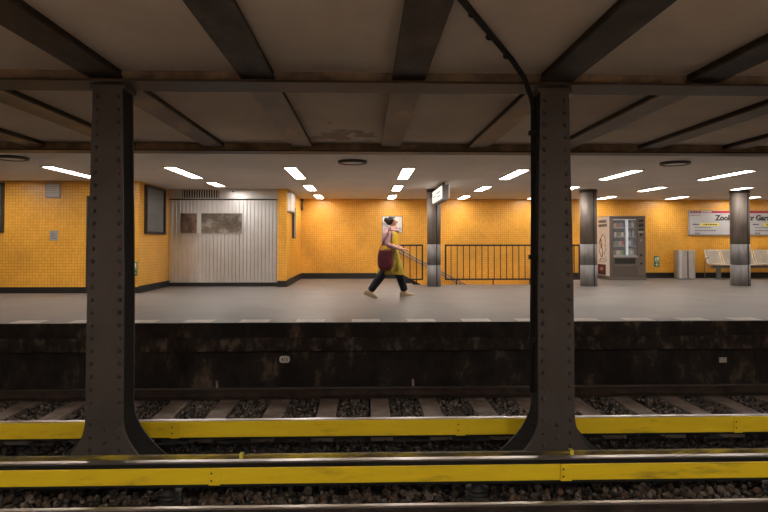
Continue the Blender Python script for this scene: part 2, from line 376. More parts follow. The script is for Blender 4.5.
for (y0, y1, m, bay, yv) in ((1.8, 5.39, 'beam', 'nearer bay, in front of the long girder', 5.3), (5.57, 9.29, 'beam_old', 'farther bay, behind the long girder', 9.1)):
    vis = vis_count(xs, yv, 2.62)
    for x in xs:
        if x in vis: lab = f'dark rusty steel ceiling beam, {ORD[vis.index(x)]} from the left in the {bay}'
        else: lab = f'dark rusty steel ceiling beam of the {bay.split(",")[0]}, past the {"left" if x < 0 else "right"} edge of the view'
        cross_beam(x, y0, y1, m, lab, f'ceiling beams in the {bay.split(",")[0]}')

# riveted columns
def rivet(bm, x, y, z, r=0.020):
    n = 8; rings = []
    for rr, d in ((1, 0), (.82, .45), (.45, .72)):
        rings.append([bm.verts.new((x + r * rr * math.cos(2 * PI * k / n), y - r * d * 1.25, z + r * rr * math.sin(2 * PI * k / n))) for k in range(n)])
    for a, c in zip(rings, rings[1:]):
        for k in range(n): bm.faces.new((a[k], a[(k + 1) % n], c[(k + 1) % n], c[k])).smooth = True
    bm.faces.new(rings[-1])
def hw_front(z):
    h = .131 + (.165 - .131) * min(1, (2.57 - z) / 2.0)
    if z < -.40: h += .155 * ((-.40 - z) / .35) ** 2.1
    return min(h, .50)
def hw_back(z):
    h = .131 + (.165 - .131) * min(1, (2.57 - z) / 2.0)
    if z < -.33: h += .235 * ((-.33 - z) / .42) ** 1.9
    return min(h, .60)
ZB = -0.90
def steel_column(cx, side, label):
    t = thing('steel_column', label, 'column', (cx, 5.56, ZB), 'riveted steel columns between the tracks')
    zs = [2.57, 2.0, 1.4, .8, .2, -.2] + [-.3 - .05 * k for k in range(0, 12)] + [ZB]
    zs = [z for z in zs if z >= ZB]
    def plate(hw, y0, y1, zs=zs):
        b = B()
        prism(b, [(cx - hw(z), z) for z in zs] + [(cx + hw(z), z) for z in zs[::-1]], 'y', y0, y1)
        return b
    b = plate(hw_front, 5.430, 5.446)
    obj('front_plate', b, 'steel_paint', t)
    b = plate(lambda z: hw_front(z) - .003, 5.420, 5.4295, [z for z in zs if z <= -.40]); obj('gusset_plate', b, 'steel_paint', t)
    b = B()
    z = 2.46
    while z > -.37:
        for s in (-1, 1): rivet(b, cx + s * (hw_front(z) - .042), 5.4302, z)
        z -= 0.1135
    for k in range(3):
        zz = -.455 - k * .113
        for s in (-1, 1): rivet(b, cx + s * .125, 5.4202, zz)
        rivet(b, cx, 5.4202, zz - .045)
    obj('rivets', b, 'steel_paint', t)
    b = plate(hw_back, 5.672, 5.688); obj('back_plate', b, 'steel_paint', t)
    # recessed curved side plates, their black holding the shade of the hollow sides
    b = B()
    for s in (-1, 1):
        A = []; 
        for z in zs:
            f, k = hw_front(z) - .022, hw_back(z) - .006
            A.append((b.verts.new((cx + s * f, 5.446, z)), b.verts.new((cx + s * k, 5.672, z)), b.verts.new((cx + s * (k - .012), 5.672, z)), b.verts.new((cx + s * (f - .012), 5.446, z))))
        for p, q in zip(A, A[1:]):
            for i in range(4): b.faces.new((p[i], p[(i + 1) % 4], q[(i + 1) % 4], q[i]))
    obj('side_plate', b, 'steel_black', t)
    b = B()
    z = 2.46
    while z > -.3:
        for s in (-1, 1):
            ball(b, (cx + s * (hw_front(z) - .03), 5.60, z), .013, n=6)
        z -= .1135
    obj('side_rivets', b, 'steel_black', t)
    b = B(); box(b, cx - .62, cx + .62, 5.36, 5.74, -1.02, ZB); obj('base_plate', b, 'steel_black', t)
    b = B(); box(b, cx - .155, cx + .155, 5.425, 5.695, 2.535, 2.57); obj('cap_plate', b, 'steel_paint', t)
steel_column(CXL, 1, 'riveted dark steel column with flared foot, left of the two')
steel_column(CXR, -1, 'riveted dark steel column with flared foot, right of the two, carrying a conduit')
# neighbours outside the frame hold up the girder
# conduit
t = thing('electrical_conduit', 'black conduit crossing the ceiling and running down beside the right column', 'conduit', (CXR - .2, 5.4, 2.5))
ca = PH(462, 0, 2.665); ca0 = ca + (ca - PH(512, 60, 2.665)) * .9
pts = [ca0, ca, PH(512, 60, 2.665), P(524.5, 78, 5.16), P(527, 86, 5.24), P(531.5, 99, 5.44), P(533.2, 106, 5.52), P(533, 240, 5.53), P(532, 392, 5.54)]
pts[0].z = 2.665
b = B(); tube(b, pts, .023, 10); obj('pipe', b, 'steel_black', t)
for q in (P(474, 14, 1), P(491, 37, 1), P(508, 56, 1)):
    px, py = proj(q); c = PH(px - 1.5, py, 2.665)
    b = B(); ball(b, c, .031, (1, 1, .8), n=8); box(b, c.x - .015, c.x + .015, c.y - .015, c.y + .015, c.z, ZS); obj('pipe_clip', b, 'steel_black', t)
for (px, py) in ((532.6, 133), (532.6, 257), (532, 340)):
    c = P(px, py, 5.52); b = B(); box(b, c.x - .035, c.x + .08, c.y - .03, c.y + .02, c.z - .02, c.z + .02); obj('pipe_clip', b, 'steel_black', t)

# ------------------------------------------------------------------ tracks
def rail(y, z, label, name='running_rail', h=.14, w=.065, cat='rail', parent=None, bright='rail_top', side='rail_side'):
    hw = w / 2
    prof = [(-.065, -h), (.065, -h), (.065, -h + .012), (.010, -h + .03), (.010, -.045), (hw, -.034), (hw, -.010), (hw - .012, 0),
            (-hw + .012, 0), (-hw, -.010), (-hw, -.034), (-.010, -.045), (-.010, -h + .03), (-.065, -h + .012)]
    b = B(); pts = [(y + p[0], z + p[1]) for p in prof]
    prism(b, pts, 'x', XL, XR)
    for f in b.faces:
        c = f.calc_center_median(); f.material_index = 1 if (c.z > z - .012 and abs(f.normal.x) < .5) else 0
    o = obj(name, b, [side, bright], parent)
    if parent is None: tag(o, label, cat)
    return o
rail(8.12, PZ(384, 386.3, 8.15), 'rusty running rail of the far track beside the platform face')
rail(6.65, -.80, 'running rail of the far track on the column side')
rail(4.47, PZ(384, 502.8, 4.5), 'polished running rail at the very bottom of the view, nearest the camera')
# clips on the foot of the far rail
sx0 = PX(379.5, 7.5); SP = .655
sl = [sx0 + SP * k for k in range(-15, 18)]
slv = [x for x in sl if -10 < proj((x, 7.6, -.94))[0] < 778]
for i, x in enumerate(sl):
    if x < -9.5 or x > 10.5: continue
    jx = R.uniform(-.02, .02); j = R.uniform(-.012, .012)
    b = B()
    A = [(x + jx - .12 - j, 6.62), (x + jx + .12 - j, 6.62), (x + jx + .12 + j, 8.55), (x + jx - .12 + j, 8.55)]
    prism(b, A, 'z', -1.06, -.942 + R.uniform(-.006, .004))
    o = obj('sleeper', b, 'sleeper', None, .008)
    tag(o, (f'weathered concrete sleeper in the far track, {ORD[slv.index(x)]} from the left in view' if x in slv else
            'concrete sleeper of the far track beyond the edge of the view'), 'sleeper', 'sleepers of the far track')

def stones(name, area, dens, smin, smax, m, label, skip=None, seed=1, zc=-1.0, zj=.03):
    rng = np.random.default_rng(seed)
    x0, x1, y0, y1 = area; n = int((x1 - x0) * (y1 - y0) * dens)
    g = (1 + 5 ** .5) / 2
    V = np.array([(-1, g, 0), (1, g, 0), (-1, -g, 0), (1, -g, 0), (0, -1, g), (0, 1, g), (0, -1, -g), (0, 1, -g), (g, 0, -1), (g, 0, 1), (-g, 0, -1), (-g, 0, 1)]) / 1.9
    Fc = np.array([(0, 11, 5), (0, 5, 1), (0, 1, 7), (0, 7, 10), (0, 10, 11), (1, 5, 9), (5, 11, 4), (11, 10, 2), (10, 7, 6), (7, 1, 8), (3, 9, 4), (3, 4, 2), (3, 2, 6), (3, 6, 8), (3, 8, 9), (4, 9, 5), (2, 4, 11), (6, 2, 10), (8, 6, 7), (9, 8, 1)])
    cx = rng.uniform(x0, x1, n); cy = rng.uniform(y0, y1, n)
    if skip is not None:
        keep = skip(cx, cy); cx, cy = cx[keep], cy[keep]; n = len(cx)
    cz = zc + rng.uniform(-zj, zj, n)
    sc = rng.uniform(smin, smax, (n, 1, 1)) * rng.uniform(.6, 1.15, (n, 1, 3)) * .5
    v = (V[None] * rng.uniform(.72, 1.2, (n, 12, 1))) * sc
    q = rng.normal(size=(n, 4)); q /= np.linalg.norm(q, axis=1, keepdims=True); a, bq, c, d = q.T
    Rm = np.stack([1 - 2 * (c * c + d * d), 2 * (bq * c - d * a), 2 * (bq * d + c * a), 2 * (bq * c + d * a), 1 - 2 * (bq * bq + d * d), 2 * (c * d - bq * a),
                   2 * (bq * d - c * a), 2 * (c * d + bq * a), 1 - 2 * (bq * bq + c * c)], 1).reshape(n, 3, 3)
    v = np.einsum('nij,nkj->nki', Rm, v) + np.stack([cx, cy, cz], 1)[:, None]
    f = (Fc[None] + (np.arange(n) * 12)[:, None, None]).reshape(-1)
    me = bpy.data.meshes.new(name); me.vertices.add(n * 12); me.vertices.foreach_set('co', v.reshape(-1))
    me.loops.add(len(f)); me.loops.foreach_set('vertex_index', f); me.polygons.add(n * 20)
    me.polygons.foreach_set('loop_start', np.arange(n * 20) * 3); me.polygons.foreach_set('loop_total', np.full(n * 20, 3))
    me.update(calc_edges=True); me.validate()
    me.materials.append(m)
    o = bpy.data.objects.new(name, me); C.objects.link(o); o['kind'] = 'stuff'; o['label'] = label; o['category'] = 'gravel'
def stone_mat(name, cols):
    m = mat(name, cols[0], .9); nt = m.node_tree; N = nt.nodes; L = nt.links
    g = N.new('ShaderNodeNewGeometry'); cr = N.new('ShaderNodeValToRGB'); L.new(g.outputs['Random Per Island'], cr.inputs[0])
    el = cr.color_ramp.elements; el[0].color = (*cols[0], 1); el[1].color = (*cols[-1], 1)
    for i in range(1, len(cols) - 1): e = el.new(i / (len(cols) - 1)); e.color = (*cols[i], 1)
    L.new(cr.outputs[0], N['Principled BSDF'].inputs['Base Color']); return m
sm1 = stone_mat('grey_ballast', [(.014, .011, .009), (.13, .105, .088), (.22, .18, .155), (.035, .028, .023), (.40, .34, .29)])
sm2 = stone_mat('brown_ballast', [(.010, .008, .006), (.045, .031, .023), (.13, .075, .042), (.02, .015, .012), (.20, .16, .13), (.07, .045, .03)])
sm3 = stone_mat('black_ballast', [(.006, .005, .004), (.018, .014, .011), (.05, .038, .03), (.01, .008, .006), (.10, .075, .058)])
sla = np.array(sl)
stones('track_ballast', (-8.2, 9.6, 6.72, 8.78), 1050, .028, .058, sm1, 'grey crushed stone ballast between the sleepers of the far track',
       lambda x, y: (np.abs(x[:, None] - sla[None]).min(1) > .135) | (y > 8.58), 1, -.985, .03)
away = lambda x, y: ~((np.abs(y - 5.55) < .25) & ((np.abs(x - CXL) < .7) | (np.abs(x - CXR) < .7)))
stones('track_ballast', (-6.8, 7.8, 5.2, 6.5), 520, .03, .062, sm3, 'near-black stone ballast around the column feet between the conductor rails', away, 2, -1.0, .03)
stones('track_ballast', (-5.2, 6.2, 4.55, 5.2), 620, .038, .078, sm2, 'brown crushed stone ballast between the nearest rail and the nearer conductor rail', None, 3, -.99, .035)

# conductor rails with their yellow boards
def conductor(yr, zr, yf, zf0, zf1, yb, joints, ins_x, label, back):
    t = thing('conductor_rail', label, 'conductor rail', (0, yr, -1.0))
    rail(yr, zr, '', 'power_rail', .13, .085, parent=t, side='steel_black').location = -t.location
    edges = [XL] + [j for j in joints] + [XR]
    for a, c in zip(edges, edges[1:]):
        b = B(); box(b, a + .003, c - .003, yf - .012, yf + .012, zf0, zf1); obj('cover_board', b, 'yellow', t, .003)
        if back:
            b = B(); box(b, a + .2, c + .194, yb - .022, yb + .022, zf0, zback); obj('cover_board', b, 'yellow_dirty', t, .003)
    b = B(); box(b, XL, XR, yf - .016, yf + .02, zf0 - .018, zf0 - .001); obj('board_shadow', b, 'steel_black', t)  # black strip: the shadow under the board built as a piece
    for j in joints:
        b = B(); box(b, j - .01, j + .08, yf - .024, yf - .0125, zf0 - .004, zf1 + .004); k = obj('joint_plate', b, 'yellow', t, .003)
        for dx, dz in ((.012, -.03), (.012, .03)):
            b = B(); rivet(b, j + dx, yf - .0245, (zf0 + zf1) / 2 + dz, .008); obj('bolt', b, 'dark', k)
        if back:
            b = B(); box(b, j + .17, j + .20, yb - .03, yb + .024, zback - .05, zback + .012); obj('clip', b, 'signyellow', t)
    for x in ins_x:
        b = B()
        prof = [(.055, -1.02)]
        for i in range(4):
            z0 = -1.0 + i * .035; prof += [(.05, z0), (.095, z0 + .012), (.095, z0 + .022), (.05, z0 + .032)]
        prof += [(.05, zr - .132)]
        prof = [p for p in prof if p[1] <= zr - .13]
        lathe(b, prof, (x, yr, 0), 20); k = obj('insulator', b, 'insulator', t)
        b = B(); box(b, x - .03, x + .03, min(yf, yr) - .0, (yb if back else yr + .05), zr - .150, zr - .131); obj('bracket', b, 'steel_black', t)
zback = PZ(384, 452.0, 5.18)
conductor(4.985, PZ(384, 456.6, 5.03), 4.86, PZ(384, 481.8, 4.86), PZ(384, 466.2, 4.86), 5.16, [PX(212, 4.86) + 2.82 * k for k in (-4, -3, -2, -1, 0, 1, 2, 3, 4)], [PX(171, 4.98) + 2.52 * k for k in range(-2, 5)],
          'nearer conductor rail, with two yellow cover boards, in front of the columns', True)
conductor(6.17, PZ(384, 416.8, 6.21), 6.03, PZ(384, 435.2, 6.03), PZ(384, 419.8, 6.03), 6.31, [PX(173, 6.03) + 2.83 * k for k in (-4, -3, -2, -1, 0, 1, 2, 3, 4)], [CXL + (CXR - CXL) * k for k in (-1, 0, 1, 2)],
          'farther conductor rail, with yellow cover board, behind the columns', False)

# marks and bits on the platform face
t = thing('number_plate', 'small oval white number plate on the dark platform face', 'plate', P(284.5, 359.5, YE + .1))
c = P(284.5, 359.5, YE + .085)
b = B()
prism(b, [(c.x + .075 * math.copysign(abs(math.cos(a)) ** .6, math.cos(a)), c.z + .05 * math.copysign(abs(math.sin(a)) ** .6, math.sin(a))) for a in [2 * PI * k / 24 for k in range(24)]], 'y', YE + .085, YE + .1)
obj('plate', b, 'white', t)
text('digits', '413', .072, (c.x, YE + .083, c.z - .025), (PI / 2, 0, 0), 'ink', t, .9, align='CENTER')
b = B(); a, c = P(719.5, 362.5, YE + .09), P(726.5, 357.5, YE + .09); box(b, a.x, c.x, YE + .085, YE + .1, a.z, c.z)
tag(obj('marker_plate', b, 'lightgrey'), 'small pale rectangular plate on the dark platform face at the right', 'plate')
for (px, lab) in ((414, 'small pale peg standing behind the far rail near the middle'), (220, 'small dark peg standing behind the far rail left of the number plate'), ):
    c = PH(px, 396, -.98); b = B(); tube(b, [(c.x, 8.35, -1.0), (c.x - .02, 8.36, -.74)], .018, 8); tag(obj('track_peg', b, 'sleeper'), lab, 'peg')

# ------------------------------------------------------------------ ceiling lights
def light(x, y0, y1, m, label, group, wd=.105):
    t = thing('ceiling_light', label, 'ceiling light', (x, (y0 + y1) / 2, ZC), group)
    b = B()
    box(b, x - wd - .03, x - wd, y0 - .03, y1 + .03, ZC - .022, ZC); box(b, x + wd, x + wd + .03, y0 - .03, y1 + .03, ZC - .022, ZC)
    box(b, x - wd, x + wd, y0 - .03, y0, ZC - .022, ZC); box(b, x - wd, x + wd, y1, y1 + .03, ZC - .022, ZC)
    obj('frame', b, 'frame', t)
    b = B(); box(b, x - wd, x + wd, y0, y1, ZC - .016, ZC - .002); obj('diffuser', b, m, t)
LX = [-8.13 + 2.24 * k for k in range(0, 11)]
rows = (('row nearest the tracks', 11.3, 13.2, lambda x: True), ('middle row', 14.75, 16.2, lambda x: x > -2), ('row nearest the back wall', 17.75, 19.1, lambda x: x > -2))
for nm, y0, y1, ok in rows:
    xs_ = [x for x in LX if ok(x)]
    for i, x in enumerate(xs_):
        px = proj((x, (y0 + y1) / 2, ZC))[0]
        lab = f'long bright ceiling light, {ORD[i]} from the left in the {nm}'
        light(x, y0 + (.2 if x > 2 else 0), (15.6 if nm == 'middle row' and 9.5 < x < 10.5 else y1), 'lamp', lab, 'ceiling lights of the far platform')
light(-3.60, 14.15, 15.1, 'lamp', 'short bright ceiling light just in front of the shutter fascia', 'ceiling lights of the far platform')
for i, x in enumerate([-10.4, -5.9, -1.4, 3.1, 7.6, 12.1]):
    for y0, rn in ((-1.6, 'front row'), (-5.2, 'rear row')):
        light(x, y0, y0 + 1.9, 'lamp_near', f'ceiling light above the near platform, {ORD[i]} from the left in the {rn}', 'ceiling lights of the near platform')

for (px, py, lab) in ((12, 157, 'round ceiling hatch at the far left near the girder'), (352.5, 161, 'round ceiling hatch near the middle, above the platform'), (675, 162.3, 'round ceiling hatch at the right, above the platform')):
    c = PH(px, py, ZC); t = thing('ceiling_hatch', lab, 'hatch', c, 'round ceiling hatches')
    b = B(); lathe(b, [(.185, -.03), (.20, -.045), (.245, -.045), (.255, -.03), (.255, 0), (.185, 0)], c, 32); obj('rim', b, 'dark', t)
    b = B(); lathe(b, [(.184, -.034), (.184, 0)], c, 32); obj('cover', b, 'ceil', t)

# ------------------------------------------------------------------ round platform columns
def round_column(px, px0, px1, label):
    Y = 15.95; r = (PX(px1, Y) - PX(px0, Y)) / 2 * .955; x = PX((px0 + px1) / 2, Y)
    t = thing('round_column', label, 'column', (x, Y, 0), 'round clad columns on the platform')
    n = 40
    z1, z2 = .57, 1.12
    b = B(); lathe(b, [(r, z2 + .008), (r, 2.50)], (x, Y, 0), n); obj('upper_cladding', b, 'colup', t)
    b = B(); lathe(b, [(r * 1.005, z1 + .005), (r * 1.005, z2)], (x, Y, 0), n); obj('middle_cladding', b, 'galv', t)
    b = B(); lathe(b, [(r * 1.005, 0), (r * 1.005, z1 - .004)], (x, Y, 0), n); obj('lower_cladding', b, 'galv', t)
    b = B(); lathe(b, [(r * .985, 0.02), (r * .985, 2.5)], (x, Y, 0), n); obj('core', b, 'black_base', t)
    b = B(); lathe(b, [(r * 1.0, 2.50), (r * 1.06, 2.51), (r * 1.06, ZC)], (x, Y, 0), n); obj('collar', b, 'dark', t)
    a = math.radians(-72); b = B()
    cx_, cy_ = x + r * math.cos(a), Y + r * math.sin(a)
    tube(b, [(cx_, cy_, .0), (cx_, cy_, 2.5)], .013, 6); obj('seam', b, 'black_base', t)
    return x, Y, r
ca_ = round_column(434, 426.8, 441, 'round metal-clad column under the hanging lit sign')
round_column(588.5, 580, 597, 'round metal-clad column just left of the vending machine')
round_column(740, 731, 749, 'round metal-clad column standing in front of the bench seats')

# hanging lit sign
x = PX(445.8, 13.75); y0, y1 = 13.75, 15.72
zt, zb_ = PZ(446, 184.3, 13.75), PZ(446, 199.5, 13.75)
t = thing('lit_sign', 'long lit box sign hanging from the ceiling beside the round column', 'sign', (x, (y0 + y1) / 2, zb_))
b = B(); box(b, x - .075, x + .075, y0, y1, zb_, zt); obj('housing', b, 'grey', t, .006)
for s in (-1, 1):
    b = B(); xx = x + s * .076; box(b, min(xx, xx + s * .012), max(xx, xx + s * .012), y0 + .04, y1 - .04, zb_ + .04, zt - .03); p = obj('lit_panel', b, 'litpanel', t)
    b = B(); x3 = xx + s * .0125
    for (fy0, fy1, fz) in ((.15, .55, .62), (.15, .45, .36), (.62, .9, .5)):
        ya, yb_ = y0 + (y1 - y0) * fy0, y0 + (y1 - y0) * fy1; zz = zb_ + (zt - zb_) * fz
        box(b, min(x3, x3 + s * .002), max(x3, x3 + s * .002), ya, yb_, zz - .018, zz + .018)
    obj('print', b, 'grey', p)
b = B()
for yy in (y0 + .35, y1 - .35): tube(b, [(x, yy, zt), (x, yy, ZC)], .02, 8)
obj('hanger', b, 'dark', t)

# box sign and slim frame on the side of the pier
t = thing('wall_sign', 'white rectangular box sign projecting high on the tiled pier', 'sign', (XW2 + .05, 16.4, 1.9))
def d_at(px): return F * (-XW2) / (VPX - px)
ya, yb_ = 15.95, 16.75
b = B(); box(b, XW2, XW2 + .10, ya, yb_, 1.98, 2.50); obj('housing', b, 'grey', t, .005)
b = B(); box(b, XW2 + .101, XW2 + .112, ya + .02, yb_ - .02, 2.0, 2.48); obj('panel', b, 'white', t)
b = B(); box(b, XW2 + .01, XW2 + .095, ya - .006, ya - .001, 2.0, 2.48); obj('end_panel', b, 'white', t)
t = thing('framed_notice', 'slim dark framed notice on the side of the tiled pier', 'notice', (XW2, 17.2, 1.3))
b = B(); box(b, XW2, XW2 + .05, 17.05, 17.55, 1.28, 2.16); obj('frame', b, 'dark', t)
b = B(); box(b, XW2 + .051, XW2 + .056, 17.09, 17.51, 1.32, 2.12); obj('notice', b, 'grey', t)
b = B(); box(b, XW2, XW2 + .06, YB - .08, YB - .001, 2.2, ZC - .01); tag(obj('junction_box', b, 'dark', None, .01), 'dark box fixed in the top corner where pier meets back wall', 'box')

# ------------------------------------------------------------------ left wall fittings
def corr_window(num, face, a0, a1, z0, z1):
    """window with a dark frame, glass and ribs behind that paint a reflection; face 'y' on YW, 'x' on XW1"""
    def bx(b, s0, s1, d0, d1, za, zb):
        if face == 'y': box(b, s0, s1, YW - d1, YW - d0, za, zb)
        else: box(b, XW1 + d0, XW1 + d1, s0, s1, za, zb)
    fr = .055
    b = B(); bx(b, a0, a1, 0, .07, z0, z0 + fr); bx(b, a0, a1, 0, .07, z1 - fr, z1); bx(b, a0, a0 + fr, 0, .07, z0 + fr, z1 - fr); bx(b, a1 - fr, a1, 0, .07, z0 + fr, z1 - fr)
    w = struct(f'window_{num}', b, 'dark')
    b = B(); bx(b, a0 + fr, a1 - fr, .040, .046, z0 + fr, z1 - fr); g = obj('window_glass', b, 'glass', w); g['kind'] = 'structure'
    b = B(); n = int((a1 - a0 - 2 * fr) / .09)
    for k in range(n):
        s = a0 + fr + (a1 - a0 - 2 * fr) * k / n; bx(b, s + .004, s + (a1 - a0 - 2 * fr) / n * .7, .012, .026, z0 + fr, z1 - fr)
    g = obj('window_reflection', b, 'lightgrey', w); g['kind'] = 'structure'  # pale ribs standing for a corrugated reflection in the glass
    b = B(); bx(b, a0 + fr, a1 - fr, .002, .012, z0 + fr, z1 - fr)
    g = obj('window_back', b, 'black_base', w); g['kind'] = 'structure'  # black sheet that sets off the ribs of the painted reflection
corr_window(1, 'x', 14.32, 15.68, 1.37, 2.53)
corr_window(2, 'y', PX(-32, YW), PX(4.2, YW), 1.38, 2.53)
a, c = P(46.5, 198, YW), P(61, 183, YW)
t = thing('wall_vent', 'pale slatted vent cover high on the left yellow wall', 'vent', (a.x, YW, a.z))
b = B(); box(b, a.x, c.x, YW - .04, YW, a.z, c.z); obj('frame', b, 'grey', t, .004)
b = B()
for k in range(6):
    z = a.z + .03 + (c.z - a.z - .06) * (k + .5) / 6; prism(b, [(YW - .04, z - .02), (YW - .06, z - .022), (YW - .045, z + .018), (YW - .04, z + .018)], 'x', a.x + .02, c.x - .02)
obj('slats', b, 'lightgrey', t)
a, c = P(50, 240.5, YW), P(58, 230.5, YW)
t = thing('notice_plate', 'small square grey plate at eye height on the left yellow wall', 'plate', (a.x, YW, a.z))
b = B(); box(b, a.x, c.x, YW - .02, YW, a.z, c.z); obj('plate', b, 'grey', t, .003)
b = B()
for k in range(3): z = a.z + .05 + k * .05; box(b, a.x + .03, c.x - .03 - .02 * k, YW - .0215, YW - .0201, z, z + .012)
obj('print', b, 'dark', t)
dx0, dx1, dz = PX(87, YW), PX(119, YW), PZ(88, 196, YW)
b = B(); box(b, dx0, dx0 + .05, YW - .05, YW, 0, dz); box(b, dx1 - .05, dx1, YW - .05, YW, 0, dz); box(b, dx0 + .05, dx1 - .05, YW - .05, YW, dz - .05, dz)
d = struct('door_1', b, 'dark')
b = B(); box(b, dx0 + .05, dx1 - .05, YW - .03, YW, 0.01, dz - .05); o = obj('door_leaf', b, 'black_base', d); o['kind'] = 'structure'
b = B(); tube(b, [(dx0 + .11, YW - .07, 1.0), (dx0 + .22, YW - .07, 1.0)], .012, 8); tube(b, [(dx0 + .11, YW - .03, 1.0), (dx0 + .11, YW - .07, 1.0)], .01, 8); o = obj('door_handle', b, 'alu2', d); o['kind'] = 'structure'

def exit_sign(x0, x1, z0, z1, Y, label):
    t = thing('exit_sign', label, 'sign', ((x0 + x1) / 2, Y, z0), 'green emergency exit signs')
    b = B(); box(b, x0, x1, Y - .012, Y, z0, z1); obj('plate', b, 'green', t)
    W, H = x1 - x0, z1 - z0; y = Y - .013
    b = B()
    def q(u0, u1, v0, v1): box(b, x0 + W * u0, x0 + W * u1, y - .002, y, z0 + H * v0, z0 + H * v1)
    q(.58, .88, .58, .92); q(.08, .92, .46, .50)
    ball(b, (x0 + W * .36, y, z0 + H * .87), W * .09, n=8)
    def limb(pts, r=.010): tube(b, [(x0 + W * u, y, z0 + H * v) for u, v in pts], r, 6)
    limb([(.34, .80), (.28, .68)], .014); limb([(.28, .68), (.42, .62), (.40, .54)]); limb([(.28, .68), (.18, .60), (.08, .58)]); limb([(.34, .78), (.50, .74)]); limb([(.34, .78), (.18, .76), (.14, .70)])
    limb([(.5, .40), (.5, .12)], .012); limb([(.25, .24), (.5, .08)], .010); limb([(.75, .24), (.5, .08)], .010)
    obj('pictogram', b, 'white', t)
a, c = P(654, 266.7, YB), P(659.3, 256, YB); exit_sign(a.x, c.x, a.z, c.z, YB, 'small green and white exit sign low on the wall right of the vending machine')
a, c = P(130.5, 276, YW), P(137.4, 262, YW); exit_sign(a.x, c.x, a.z, c.z, YW, 'small green exit sign half hidden by the left steel column')

poster(382.5, 402, 216.5, 232.5, YB - .012, picture_mat('white_print', [(0.30, 0.29, 0.30), (0.62, 0.60, 0.60), (0.75, 0.74, 0.72)], 3.5, 5.0, .5), 'white framed notice on the back wall behind the walking person\'s head', 'ink')

# ------------------------------------------------------------------ railings and handrail
def railing(x0, x1, feet, label):
    Y = 16.50; zt, zb2 = 1.11, .17
    t = thing('guard_railing', label, 'railing', ((x0 + x1) / 2, Y, 0), 'black guard railings round the stairs')
    b = B(); box(b, x0, x1, Y - .02, Y + .02, zt - .045, zt); obj('top_rail', b, 'rail_black', t)
    b = B(); box(b, x0, x1, Y - .02, Y + .02, zb2 - .04, zb2); obj('bottom_rail', b, 'rail_black', t)
    for x in (x0, x1 - .04):
        b = B(); box(b, x, x + .04, Y - .02, Y + .02, zb2, zt - .045); obj('end_post', b, 'rail_black', t)
    n = max(2, round((x1 - x0) / .168))
    for k in range(1, n):
        x = x0 + (x1 - x0) * k / n
        b = B(); box(b, x - .011, x + .011, Y - .009, Y + .009, zb2, zt - .045); obj('bar', b, 'rail_black', t)
    for x in feet:
        b = B(); box(b, x - .014, x + .014, Y - .014, Y + .014, 0, zb2 - .04); obj('foot', b, 'rail_black', t)
railing(PX(397, 16.5), PX(423, 16.5), [PX(399, 16.5), PX(416.5, 16.5)], 'short black bar railing left of the sign column, partly behind the walking person')
railing(PX(444.8, 16.5), PX(580, 16.5), [PX(p, 16.5) for p in (456.3, 493, 529.5, 565)], 'long black bar railing between the sign column and the vending machine')
t = thing('stair_handrail', 'double tubular handrail sloping down the stairs along the back wall', 'handrail', (2, YB - .1, 0))
b = B(); hx0, hz0 = PX(396, YB - .08), PZ(396, 247.5, YB - .08)
L_ = 4.3
for dz in (0, -.085):
    tube(b, [(hx0 - .25, YB - .08, hz0 + dz), (hx0, YB - .08, hz0 + dz), (hx0 + L_, YB - .08, hz0 + dz - .533 * L_)], .021, 8)
obj('rail_tube', b, 'galv', t)
b = B()
for k in range(5):
    x = hx0 + .2 + k * .95; z = hz0 - .533 * (x - hx0) - .04; tube(b, [(x, YB - .08, z), (x, YB, z - .04)], .014, 6)
obj('wall_bracket', b, 'dark', t)

